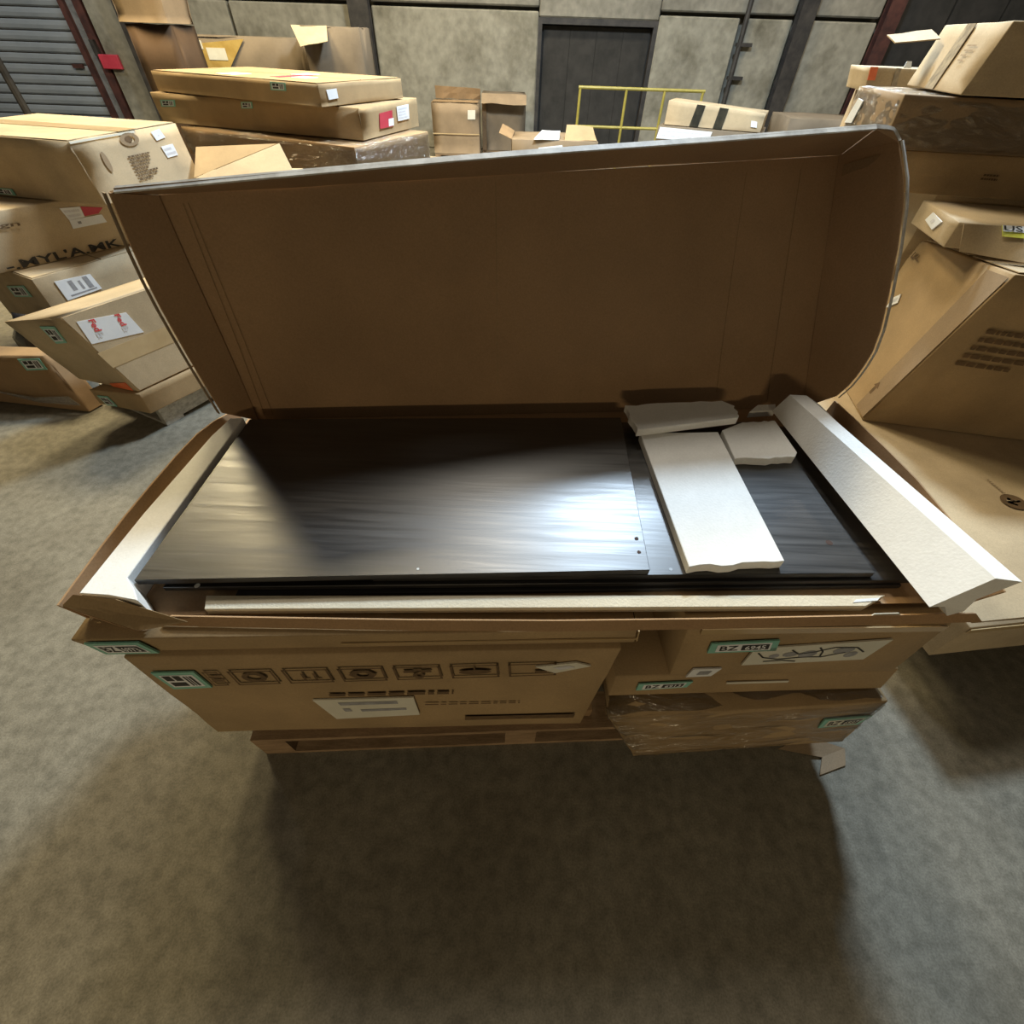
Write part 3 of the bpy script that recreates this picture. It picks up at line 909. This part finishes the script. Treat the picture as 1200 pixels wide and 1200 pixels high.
ellipse_print('printed_emblem', fL1, 0.465, 0.88, 0.035, 0.05, M['ink_brown'], L1)
bars('printed_lettering', sub_quad(fL1, 0.36, 0.16, 0.62, 0.70), text_rows(8, h=0.55), M['ink_brown'], L1)
ellipse_print('dark_scuff', fL1, 0.19, 0.62, 0.022, 0.16, M['card_dull'], L1)
stock_label(L1, 'L1', 'front', rect(0.27, 0.03, 0.43, 0.14), blocks=BLK)
patch('tape', CART['L1'], 'top', rect(0.0, 0.42, 1.0, 0.58), M['tape'], L1, off=0.006, n=(6, 1))
patch('tape', CART['L1'], 'right', rect(0.0, 0.96, 0.55, 0.995), M['paper_cream'], L1, off=0.006)

# open carton with raised flap between left pile and lid
K = carton('K', 'open_carton', 'pale carton with raised flap, right of the sticker carton', 'card_light')
poly_prism('flap', [(-2.256, 3.715, 0.934), (-1.76, 4.045, 1.088), (-2.296, 3.945, 1.068)], (0.0, 0.004, -0.001), M['card'], K)
poly_prism('flap', [(-2.246, 3.705, 0.934), (-1.600, 3.835, 0.938), (-1.745, 4.045, 1.090)], (0.0, 0.004, -0.001), M['card_light'], K)

# --- pile behind
M1 = carton('M1', 'flat_carton', 'top flat carton of the stack behind left pile, labels on top', 'card', flaps=('top', 's'), dent=0.006)
paper_label(M1, 'M1', 'right', ((0.078, 0.295), (0.181, 0.327), (0.18, 0.75), (0.07, 0.72)), None, name='sticker')
stock_label(M1, 'M1', 'front', ((0.739, 0.56), (0.824, 0.58), (0.83, 0.93), (0.746, 0.93)), blocks=BLK)
for q in (rect(0.36, 0.1, 0.46, 0.3), rect(0.72, 0.25, 0.80, 0.4), rect(0.58, 0.5, 0.66, 0.7)):
    paper_label(M1, 'M1', 'top', q, None, name='sticker')
patch('red_tape', CART['M1'], 'top', rect(0.63, 0.2, 0.69, 0.6), M['red'], M1)
M2 = carton('M2', 'long_carton', 'long carton with red and white end labels behind left pile', 'card', dent=0.008)
patch('red_label', CART['M2'], 'right', ((0.271, 0.247), (0.492, 0.231), (0.513, 0.754), (0.294, 0.725)), M['red'], M2)
paper_label(M2, 'M2', 'right', ((0.42, 0.26), (0.51, 0.26), (0.52, 0.5), (0.43, 0.5)), None, name='sticker')
paper_label(M2, 'M2', 'right', ((0.594, 0.358), (0.805, 0.359), (0.819, 0.848), (0.595, 0.836)), text_rows(4), ink='ink_faint')
for q in (((0.037, 0.543), (0.113, 0.581), (0.123, 0.808), (0.043, 0.77)), ((0.457, 0.70), (0.513, 0.73), (0.518, 0.94), (0.464, 0.91))):
    stock_label(M2, 'M2', 'front', q, blocks=BLK)
M3 = carton('M3', 'wrapped_carton', 'film wrapped carton under the long carton with red end label', 'card_brown', dent=0.01)
hexbody('shrink_wrap', [sum(CART['M3'], Vector()) / 8 + (p - sum(CART['M3'], Vector()) / 8) * 1.015 for p in CART['M3']], M['wrap'], M3, n=10, dent=0.012, rnd=0.02, seed=1.3)
carton('M4', 'shipping_carton', 'bottom brown carton of stack behind left pile, partly behind lid', 'card')
M5 = carton('M5', 'wide_carton', 'wide dull brown carton near back wall with yellow tape on it', 'card_grey', dent=0.03)
patch('yellow_tape', CART['M5'], 'front', ((0.02, 0.72), (0.42, 0.80), (0.60, 0.985), (0.02, 0.93)), M['amber'], M5, off=0.012)
patch('tape', CART['M5'], 'front', rect(0.30, 0.86, 0.44, 0.93), M['paper_cream'], M5, off=0.016)
patch('tape', CART['M5'], 'front', rect(0.16, 0.92, 0.28, 0.97), M['paper_cream'], M5, off=0.016)
M6 = carton('M6', 'shipping_carton', 'tall brown carton beside black column near back wall', 'card_grey', dent=0.02)
sheet('flap', [(-2.87, 7.9, 1.68), (-2.45, 7.94, 1.68), (-2.42, 7.78, 1.55), (-2.75, 7.74, 1.50)], 0.005, M['card_light'], M6, n=(3, 2), wob=0.02)
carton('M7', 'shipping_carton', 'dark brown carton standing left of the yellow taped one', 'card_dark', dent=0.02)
carton('M9', 'shipping_carton', 'pale carton on dark brown one beside roll-up door column', 'card_dull', dent=0.02)

# --- pile on the right
G = carton('G', 'flat_carton', 'wide flat carton with round arrow logo under the right pile', 'card_light', dent=0.004, n=7)
fG = on_face(CART['G'], 'top', rect(0, 0, 1, 1), 0.004)
lg = ellipse_print('printed_logo', fG, 0.475, 0.346, 0.036, 0.030, M['ink_brown'], G)
strokes('logo_arrow', fG, [[(0.455, 0.346), (0.497, 0.346)], [(0.455, 0.346), (0.474, 0.360)], [(0.455, 0.346), (0.474, 0.332)]], 0.006, M['card_light'], lg)
bars('printed_lettering', sub_quad(fG, 0.465, 0.375, 0.492, 0.44), [(0.35, 0.05 + 0.12 * k, 0.65, 0.12 + 0.12 * k) for k in range(8)], M['card_dull'], G)
patch('flap', CART['G'], 'top', rect(0.01, 0.012, 0.49, 0.30), M['card_light'], G, off=0.0025, thick=0.003)
patch('tape', CART['G'], 'front', rect(0.0, 0.86, 1.0, 0.97), M['tape'], G, off=0.005)
R1 = carton('R1', 'tall_carton', 'tall leaning brown carton with an up arrow and small sticker', 'card', dent=0.010, n=8)
paper_label(R1, 'R1', 'left', ((0.192, 0.566), (0.281, 0.633), (0.244, 0.684), (0.189, 0.643)), text_rows(1), ink='ink_faint', name='sticker')
fR1 = on_face(CART['R1'], 'left', rect(0, 0, 1, 1), 0.005)
strokes('printed_arrow', fR1, [[(0.82, 0.14), (0.82, 0.20)]], 0.010, M['ink_brown'], R1)
mesh_obj('printed_arrow', [bil(fR1, *p) + quad_normal(fR1) * 0.001 for p in ((0.78, 0.195), (0.86, 0.195), (0.82, 0.235))], [(0, 1, 2)], M['ink_brown'], R1)
strokes('pen_scribble', fR1, [[(0.06, 0.93), (0.05, 0.89), (0.09, 0.905)], [(0.11, 0.925), (0.09, 0.90), (0.15, 0.89)]], 0.004, M['ink_brown'], R1)
bars('printed_lettering', on_face(CART['R1'], 'front', ((0.10, 0.44), (0.46, 0.42), (0.40, 0.74), (0.08, 0.76)), 0.005), text_rows(5, h=0.5), M['ink_brown'], R1)
patch('tape', CART['R1'], 'left', rect(0.80, 0.02, 0.985, 0.98), M['tape_grey'], R1, off=0.0055, thick=0.001, n=(1, 6)).active_material = M['card_dull']
patch('flap', CART['R1'], 'top', ((0.02, 0.02), (0.98, 0.02), (0.98, 0.46), (0.02, 0.44)), M['card_light'], R1, off=0.006, n=(4, 2))
patch('flap', CART['R1'], 'top', ((0.02, 0.48), (0.98, 0.50), (0.98, 0.98), (0.02, 0.98)), M['card_light'], R1, off=0.006, n=(4, 2))
carton('R7', 'shipping_carton', 'brown carton standing behind the tall leaning carton', 'card_light')
R2 = carton('R2', 'flat_carton', 'pale thin carton lying on the tall leaning carton', 'card_light')
paper_label(R2, 'R2', 'left', ((0.60, 0.30), (0.70, 0.72), (0.40, 0.82), (0.33, 0.45)), [(0.3, 0.4, 0.7, 0.6)], ink='ink_faint', name='sticker')
fl = [V(p) for p in ((1.722, 2.000, 1.112), (2.13, 1.700, 1.118), (2.13, 1.920, 1.212), (1.690, 2.020, 1.200))]
sheet('flap', fl, 0.004, M['card_light'], R1, n=(18, 10), smooth=True, sharp=40)
q = sub_quad(fl, 0.27, 0.66, 0.42, 0.99, 0.006)
ct = sheet('lime_tag', q, 0.003, M['lime'], R1)
q = sub_quad(q, 0.0, 0.45, 1.0, 1.0, 0.001)
mesh_obj('tag_field', q, [(0, 1, 2, 3)], M['paper'], ct)
letters('printed_text', 'US', q, M['ink'], ct)
R3 = carton('R3', 'long_carton', 'long brown carton below the dark film wrapped one on the right', 'card', dent=0.005)
bars('printed_lettering', on_face(CART['R3'], 'front', ((0.27, 0.40), (0.37, 0.39), (0.36, 0.62), (0.275, 0.62)), 0.005), text_rows(2), M['ink_brown'], R3)
R4 = carton('R4', 'wrapped_carton', 'dark film wrapped carton second from top of right pile', 'card_dull', dent=0.012, n=8)
hexbody('shrink_wrap', [sum(CART['R4'], Vector()) / 8 + (p - sum(CART['R4'], Vector()) / 8) * 1.001 for p in CART['R4']], M['wrap'], R4, n=26, dent=0.006, rnd=0.015, seed=7.1, wrinkle=0.004)
paper_label(R4, 'R4', 'left', ((0.02, 0.2), (0.194, 0.241), (0.271, 0.729), (0.14, 0.752)), None, name='sticker')
R6 = carton('R6', 'taped_carton', 'pale top carton of right pile with a dark tape strip down its side', 'card_light', dent=0.004)
patch('tape', CART['R6'], 'left', ((0.40, 0.01), (0.55, 0.01), (0.54, 0.99), (0.41, 0.99)), M['tape_grey'], R6, off=0.006, n=(1, 4))
sheet('flap', [(1.800, 2.99, 1.712), (1.640, 3.04, 1.700), (1.632, 2.93, 1.672), (1.79, 2.88, 1.688)], 0.004, M['card_light'], R6, n=(3, 2), wob=0.008)
bars('printed_lettering', on_face(CART['R6'], 'left', rect(0.62, 0.4, 0.78, 0.75), 0.005), text_rows(4, h=0.3), M['card_dull'], R6)
carton('R8', 'shipping_carton', 'carton behind right pile carrying the small box with orange corner', 'card')
R5 = carton('R5', 'small_carton', 'small flat box with an orange corner at top of right pile', 'card_light')
patch('orange_tape', CART['R5'], 'front', rect(0.0, 0.45, 0.09, 1.0), M['orange'], R5)
patch('tape', CART['R5'], 'front', rect(0.3, 0.02, 0.36, 0.98), M['tape_grey'], R5)
sheet('torn_film', [(1.90, 3.24, 1.588), (1.94, 3.24, 1.588), (1.935, 3.25, 1.612), (1.91, 3.25, 1.612)], 0.002, M['paper'], R5)

# --- far row
N1 = carton('N1', 'tall_carton', 'left tall brown box on small pallet near the back wall', 'card_dull', dent=0.015)
paper_label(N1, 'N1', 'front', ((0.759, 0.698), (0.922, 0.702), (0.927, 0.881), (0.766, 0.876)), None, mat='paper_cream', name='sticker')
patch('strap', CART['N1'], 'front', rect(0.0, 0.40, 1.0, 0.42), M['tape'], N1, off=0.02)
patch('flap', CART['N1'], 'top', rect(0.02, 0.02, 0.98, 0.48), M['card_brown'], N1, off=0.012)
sheet('flap', [(-1.66, 11.10, 0.84), (-0.84, 11.13, 0.84), (-0.84, 11.10, 0.99), (-1.66, 11.08, 1.01)], 0.006, M['card_brown'], N1, n=(6, 2), wob=0.03)
N2 = carton('N2', 'tall_carton', 'right tall brown box on small pallet near the back wall', 'card_grey', dent=0.02)
sheet('flap', [(-0.80, 10.87, 0.94), (0.0, 10.90, 0.94), (0.0, 10.78, 0.80), (-0.80, 10.75, 0.82)], 0.006, M['card_dull'], N2, n=(4, 2), wob=0.03)
patch('strap', CART['N2'], 'front', rect(0.0, 0.0, 0.10, 1.0), M['ink_brown'], N2, off=0.02)
NB = carton('NB', 'open_carton', 'open brown carton with white papers on top in the far aisle', 'card_dull', dent=0.01)
paper_label(NB, 'NB', 'front', ((0.316, 0.714), (0.615, 0.77), (0.586, 0.927), (0.31, 0.873)), text_rows(2, h=0.7), name='shipping_label')
sheet('flap', [(0.55, 8.05, 0.68), (1.0, 8.06, 0.68), (0.95, 8.30, 0.80), (0.58, 8.30, 0.82)], 0.005, M['card'], NB, n=(3, 2), wob=0.02)
sheet('flap', [(-0.18, 8.02, 0.68), (-0.16, 8.78, 0.68), (-0.34, 8.75, 0.76), (-0.36, 8.05, 0.74)], 0.005, M['card_brown'], NB, n=(3, 2), wob=0.02)
tag(sheet('paper_sheet', [(0.12, 7.98, 0.685), (0.47, 8.02, 0.685), (0.50, 8.42, 0.735), (0.24, 8.42, 0.735)], 0.004, M['paper'], n=(3, 3), wob=0.006),
    'white paper sheet lying on the open carton in far aisle', 'paper')
T2 = carton('T2', 'shipping_carton', 'brown carton with long white label under the black taped carton', 'card_grey')
paper_label(T2, 'T2', 'front', ((0.006, 0.82), (0.518, 0.838), (0.533, 0.975), (0.023, 0.985)), text_rows(2, h=0.3), ink='ink_faint')
Tt = carton('T', 'taped_carton', 'pale carton with two black tape strips near back wall', 'card_light')
for q in (((0.272, 0.01), (0.365, 0.01), (0.392, 0.99), (0.305, 0.99)), ((0.521, 0.01), (0.612, 0.01), (0.629, 0.99), (0.54, 0.99))):
    patch('black_tape', CART['T'], 'front', q, M['black_tape'], Tt, off=0.01)
patch('sticker', CART['T'], 'front', ((0.893, 0.259), (0.953, 0.243), (0.94, 0.55), (0.881, 0.566)), M['paper'], Tt, off=0.01)
carton('TR', 'shipping_carton', 'plain brown carton right of the black taped carton near back wall', 'card_grey', dent=0.01)

# ------------------------------------------------------------------ the open carton and what lies in it
OC = thing('open_carton', 'large open flat carton with raised lid holding black boards and foam', 'box', (0.08, 0.85, 0.7925))
z0 = 0.7925
poly_prism('bottom', [(-0.875, 0.463, z0), (1.05, 0.575, z0), (1.03, 1.372, z0), (-0.85, 1.192, z0)], (0, 0, 0.0025), M['card_inner'], OC)
def ruled(name, pa, pb, thick, mat, parent, nv=2, nu=None, wob=0.0, seed=0.0, label=None):
    pa, pb = [V(p) for p in pa], [V(p) for p in pb]
    nu = nu or (len(pa) - 1) * 3
    def samp(pl, s):
        x = s * (len(pl) - 1)
        i = min(int(x), len(pl) - 2)
        f = x - i
        p0, p1, p2, p3 = pl[max(i - 1, 0)], pl[i], pl[i + 1], pl[min(i + 2, len(pl) - 1)]
        return 0.5 * ((2 * p1) + (p2 - p0) * f + (2 * p0 - 5 * p1 + 4 * p2 - p3) * f * f + (3 * p1 - p0 - 3 * p2 + p3) * f ** 3)
    def fn(s, t):
        p = samp(pa, s) * (1 - t) + samp(pb, s) * t
        if wob:
            p = p + Vector((0, 1, 0.4)) * wob * noise.noise(p * 6 + Vector((seed, 0, seed)))
        return p
    vs, fs = sheet_geo(fn, nu, nv, thick)
    return mesh_obj(name, vs, fs, mat, parent, smooth=True, sharp=40, label=label)
ruled('side_wall', [(-0.878, 0.460, z0), (-0.872, 0.70, z0), (-0.860, 1.0, z0), (-0.85, 1.15, z0)],
      [(-0.892, 0.452, 0.855), (-0.888, 0.68, 0.872), (-0.880, 0.99, 0.872), (-0.856, 1.15, 0.845)], 0.006, M['card_inner'], OC)
ruled('side_wall', [(1.05, 0.575, z0), (1.05, 0.9, z0), (1.04, 1.30, z0)], [(1.064, 0.560, 0.86), (1.066, 0.9, 0.875), (1.05, 1.30, 0.855)], 0.006, M['card_inner'], OC)
ruled('front_wall', [(-0.72, 0.448, z0 + 0.001), (0.1, 0.466, z0 + 0.001), (1.04, 0.525, z0 + 0.001)], [(-0.70, 0.460, 0.812), (0.1, 0.480, 0.813), (1.02, 0.535, 0.811)], 0.006, M['card_inner'], OC)
poly_prism('corner_flap', [(-0.893, 0.455, 0.848), (-0.868, 0.470, 0.867), (-0.78, 0.463, 0.867), (-0.655, 0.447, 0.816), (-0.745, 0.425, 0.812)], (0.0, 0.002, -0.004), M['card'], OC)
poly_prism('corner_flap', [(-0.893, 0.455, 0.846), (-0.745, 0.424, 0.810), (-0.74, 0.436, 0.796), (-0.88, 0.462, 0.796)], (0.0, 0.004, 0.0), M['card_inner'], OC)
sheet('front_wall_tape', [(0.775, 0.516, 0.802), (0.86, 0.521, 0.802), (0.845, 0.527, 0.8145), (0.79, 0.523, 0.8145)], 0.002, M['paper_cream'], OC)

BLc, BRc, TRc, TLc = (V(p) for p in ((-0.818, 1.170, 0.796), (0.993, 1.350, 0.796), (0.938, 1.707, 1.431), (-0.802, 1.162, 1.393)))
LID = [BLc, BRc, TRc, TLc]
def lid_pt(s, t):
    p = bil(LID, s, t)
    bow = 0.012 * math.sin(math.pi * s) * math.sin(math.pi * t)
    return p + Vector((0, 1, 0)) * (bow + 0.004 * noise.noise(p * 4))
vs, fs = sheet_geo(lid_pt, 28, 12, 0.006)
lid = mesh_obj('lid_panel', vs, fs, M['card_inner'], OC, smooth=True, sharp=40)
left_in = [lid_pt(0, t) for t in (0, 0.33, 0.66, 1)]
left_out = [(-0.865, 1.095, 0.872), (-0.868, 1.085, 1.05), (-0.866, 1.080, 1.24), (-0.850, 1.085, 1.411)]
ruled('lid_side', left_out, left_in, 0.006, M['card_inner'], OC)
right_in = [lid_pt(1, t) for t in (0, 0.25, 0.5, 0.8, 1)]
right_out = [(1.045, 1.302, 0.872), (1.066, 1.300, 0.945), (1.074, 1.33, 1.08), (1.040, 1.47, 1.355), (1.000, 1.57, 1.483)]
ruled('lid_side', right_in, right_out, 0.006, M['card_inner'], OC, wob=0.004)
top_in = [lid_pt(s, 1) for s in (0, 0.25, 0.46, 0.75, 1)]
top_out = [(-0.835, 1.085, 1.413), (-0.43, 1.21, 1.436), (-0.03, 1.33, 1.458), (0.47, 1.46, 1.482), (0.915, 1.555, 1.508)]
ruled('lid_top_flap', top_in, top_out, 0.006, M['card_inner'], OC, wob=0.004)
lip = lambda pl, d: [V(p) + V(d) for p in pl]
ruled('lid_rim', lip(top_out, (0, -0.005, 0.0)), lip(top_out, (0, 0.008, 0.008)), 0.004, M['card_edge'], OC, nv=1, label='pale frayed cut edge of the lid')
ruled('lid_rim', lip(right_out, (0.0, -0.007, 0)), lip(right_out, (0.009, 0.001, 0)), 0.004, M['card_edge'], OC, nv=1)
ruled('lid_rim', lip(left_out, (-0.010, 0.002, 0)), lip(left_out, (0.0, -0.006, 0)), 0.004, M['card_dull'], OC, nv=1)
ruled('lid_rim', [(0.915, 1.555, 1.508), (0.965, 1.56, 1.505), (1.000, 1.57, 1.483)], [(0.914, 1.563, 1.516), (0.968, 1.568, 1.511), (1.008, 1.574, 1.485)], 0.004, M['card_edge'], OC, nv=1)
# corner web and tucked tab at the upper right of the lid
poly_prism('corner_tab', [TRc, (0.915, 1.553, 1.506), (0.965, 1.558, 1.503), (1.000, 1.568, 1.480)], (0.002, 0.006, 0.002), M['card_inner'], OC)
sheet('corner_tab', [(0.958, 1.640, 1.30), (1.022, 1.535, 1.34), (0.985, 1.585, 1.455), (0.938, 1.670, 1.415)], 0.003, M['card_brown'], OC, n=(2, 2), wob=0.004)
poly_prism('corner_tab', [TLc, (-0.850, 1.087, 1.409), (-0.833, 1.087, 1.412)], (0.0, 0.005, 0.003), M['card_inner'], OC)
def crease(pts, w, mat='ink_brown'):
    vs, fs = [], []
    for s, t in pts:
        p = lid_pt(s, t) + Vector((0, -0.0012, 0.0004))
        vs += [p - Vector((w, 0, 0)), p + Vector((w, 0, 0))]
    for i in range(len(pts) - 1):
        fs.append((2 * i, 2 * i + 1, 2 * i + 3, 2 * i + 2))
    return mesh_obj('crease', vs, fs, M[mat], lid)
crease([(0.016 + 0.001 * k, 0.03 + 0.94 * k / 8) for k in range(9)], 0.0012, 'card_brown')
crease([(0.030, 0.03 + 0.94 * k / 8) for k in range(9)], 0.0012, 'card_brown')
crease([(0.420, 0.16 + 0.82 * k / 8) for k in range(9)], 0.0010, 'card')
crease([(0.926, 0.03 + 0.93 * k / 8) for k in range(9)], 0.0014, 'card_brown')
crease([(0.825, 0.08 + 0.88 * k / 8) for k in range(9)], 0.0010, 'card_brown')

# black boards
def board(label, pts, ztop, th, holes=()):
    b = poly_prism('black_board', [(x, y, ztop - th) for x, y in pts], (0, 0, th), M['black_wood'])
    tag(b, label, 'board', 'black furniture boards')
    bevel_mesh(b, 0.0012, 1)
    for hx, hy, r, mat in holes:
        n = 12
        ring = [(hx + r * math.cos(2 * math.pi * k / n), hy + r * math.sin(2 * math.pi * k / n), ztop + 0.0006) for k in range(n)]
        mesh_obj('drill_hole' if mat == 'hole' else 'dowel', ring, [tuple(range(n))], M[mat], b)
    return b
board('top black wood board with visible grain in the open carton', [(-0.782, 0.516), (0.307, 0.589), (0.324, 1.165), (-0.786, 1.09)], 0.855, 0.0160,
      [(0.292, 0.678, 0.005, 'hole'), (0.291, 0.638, 0.0045, 'hole'), (-0.199, 0.57, 0.003, 'foam')])
board('black board under the top board, reaching right under the loose foam', [(-0.30, 0.556), (0.826, 0.615), (0.80, 1.195), (-0.31, 1.125)], 0.8375, 0.0155,
      [(0.361, 0.606, 0.004, 'steel'), (0.761, 0.701, 0.008, 'hole')])
board('long black board third in stack, its edge just showing at front', [(-0.744, 0.522), (0.930, 0.612), (0.900, 1.20), (-0.75, 1.09)], 0.8212, 0.0125,
      [(-0.673, 0.530, 0.006, 'foam')])
board('lowest black board of the stack, set back from left end', [(-0.592, 0.518), (0.900, 0.605), (0.880, 1.18), (-0.60, 1.09)], 0.8080, 0.0120)

# foam
def foam(name, label, pts, z0, z1, mat='foam', jag=0.0, seed=0):
    r = random.Random(seed)
    out = []
    n = len(pts)
    for i in range(n):
        a, b = Vector(pts[i][:2]), Vector(pts[(i + 1) % n][:2])
        out.append(a)
        if len(pts[i]) > 2:                       # a broken edge
            m = 9
            d = (b - a)
            pr = Vector((-d.y, d.x)).normalized()
            for k in range(1, m):
                out.append(a + d * k / m + pr * r.uniform(-jag, jag))
    o = poly_prism(name, [(p.x, p.y, z0) for p in out], (0, 0, z1 - z0), M[mat])
    tag(o, label, 'foam')
    bevel_mesh(o, 0.0015, 1)
    return o
foam('foam_block', 'white foam bar along the left end of the open carton',
     [(-0.860, 0.474), (-0.80, 0.472), (-0.735, 0.462), (-0.758, 0.488), (-0.7885, 0.515), (-0.795, 1.08), (-0.832, 1.075), (-0.846, 0.99), (-0.860, 0.69)], 0.796, 0.866)
foam('foam_strip', 'cream foam strip along the front edge of the open carton', [(-0.635, 0.477), (0.78, 0.541), (0.840, 0.572), (-0.648, 0.511)], 0.796, 0.815, 'foam_cream')
foam('foam_slab', 'long white foam slab lying across the right boards', [(0.392, 0.594, 1), (0.611, 0.620), (0.600, 1.095), (0.366, 1.075)], 0.8385, 0.864, jag=0.004, seed=2)
foam('foam_piece', 'broken white foam piece at top end of long slab by lid', [(0.349, 1.055), (0.663, 1.135, 1), (0.672, 1.198), (0.640, 1.225, 1), (0.332, 1.180, 1)], 0.8655, 0.889, jag=0.005, seed=4)
foam('foam_piece', 'small square foam piece right of the long slab', [(0.612, 0.973, 1), (0.785, 0.990), (0.800, 1.012), (0.795, 1.165, 1), (0.690, 1.150), (0.615, 1.105)], 0.8385, 0.8635, jag=0.005, seed=6)
# right end bar: leaning profile swept from front to back
fr = [V(p) for p in ((0.869, 0.514, 0.862), (0.958, 0.535, 0.940), (1.006, 0.529, 0.940), (1.012, 0.545, 0.900), (0.975, 0.533, 0.868), (0.960, 0.520, 0.842), (0.912, 0.505, 0.845), (0.905, 0.518, 0.860))]
bk = [V(p) for p in ((0.806, 1.218, 0.862), (0.818, 1.195, 0.935), (0.864, 1.190, 0.938), (0.930, 1.20, 0.900), (0.930, 1.205, 0.868), (0.920, 1.21, 0.845), (0.86, 1.21, 0.845), (0.845, 1.215, 0.860))]
vs, fs = [], []
ns = 14
for i in range(ns + 1):
    f = i / ns
    for a, b in zip(fr, bk):
        p = a.lerp(b, f)
        vs.append(p)
m = len(fr)
for i in range(ns):
    for k in range(m):
        l = (k + 1) % m
        fs.append((i * m + k, i * m + l, (i + 1) * m + l, (i + 1) * m + k))
fs.append(tuple(range(m))); fs.append(tuple(range(ns * m, (ns + 1) * m)))
tag(mesh_obj('foam_bar', vs, fs, M['foam'], smooth=True, sharp=20), 'long white foam bar tilted over the right end of the open carton', 'foam')
tag(poly_prism('foam_chip', [(0.742, 1.225, 0.83), (0.83, 1.24, 0.83), (0.84, 1.27, 0.832), (0.78, 1.262, 0.832)], (0, 0, 0.022), M['foam']), 'white foam chip tucked under the lid corner', 'foam')
tag(sheet('sticker', [(0.755, 0.549, 0.8165), (0.812, 0.556, 0.8165), (0.822, 0.564, 0.8165), (0.765, 0.557, 0.8165)], 0.001, M['paper']), 'small white sticker on the cream foam strip', 'sticker')

# cardboard scrap on the floor
sc = thing('cardboard_scrap', 'folded cardboard scrap on the floor below the wrapped carton', 'cardboard', (1.0, 0.46, 0))
sheet('panel', [(0.925, 0.478, 0.022), (1.075, 0.462, 0.006), (1.165, 0.492, 0.008), (1.03, 0.522, 0.03)], 0.004, M['card_dull'], sc, n=(4, 2), wob=0.006)
sheet('panel', [(1.045, 0.408, 0.005), (1.145, 0.440, 0.005), (1.165, 0.492, 0.010), (1.075, 0.462, 0.007)], 0.004, M['card_dull'], sc, n=(3, 2), wob=0.004)

# dark crumpled film bundle tucked behind the crumpled carton
vs, fs = [], []
for j in range(9):
    th = math.pi * j / 8
    for k in range(14):
        ph = 2 * math.pi * k / 14
        d = Vector((math.sin(th) * math.cos(ph), math.sin(th) * math.sin(ph), math.cos(th)))
        rr = 1 + 0.35 * noise.noise(d * 2.5) + 0.2 * noise.noise(d * 6)
        vs.append(Vector((-2.90, 2.60, 0.24)) + Vector((d.x * 0.22, d.y * 0.075, max(d.z, -1) * 0.20)) * rr)
for j in range(8):
    for k in range(14):
        l = (k + 1) % 14
        fs.append((j * 14 + k, j * 14 + l, (j + 1) * 14 + l, (j + 1) * 14 + k))
tag(mesh_obj('plastic_film', vs, fs, M['black_film'], smooth=True), 'crumpled black plastic film stuffed behind the crumpled carton', 'plastic')
bpy.context.view_layer.update()
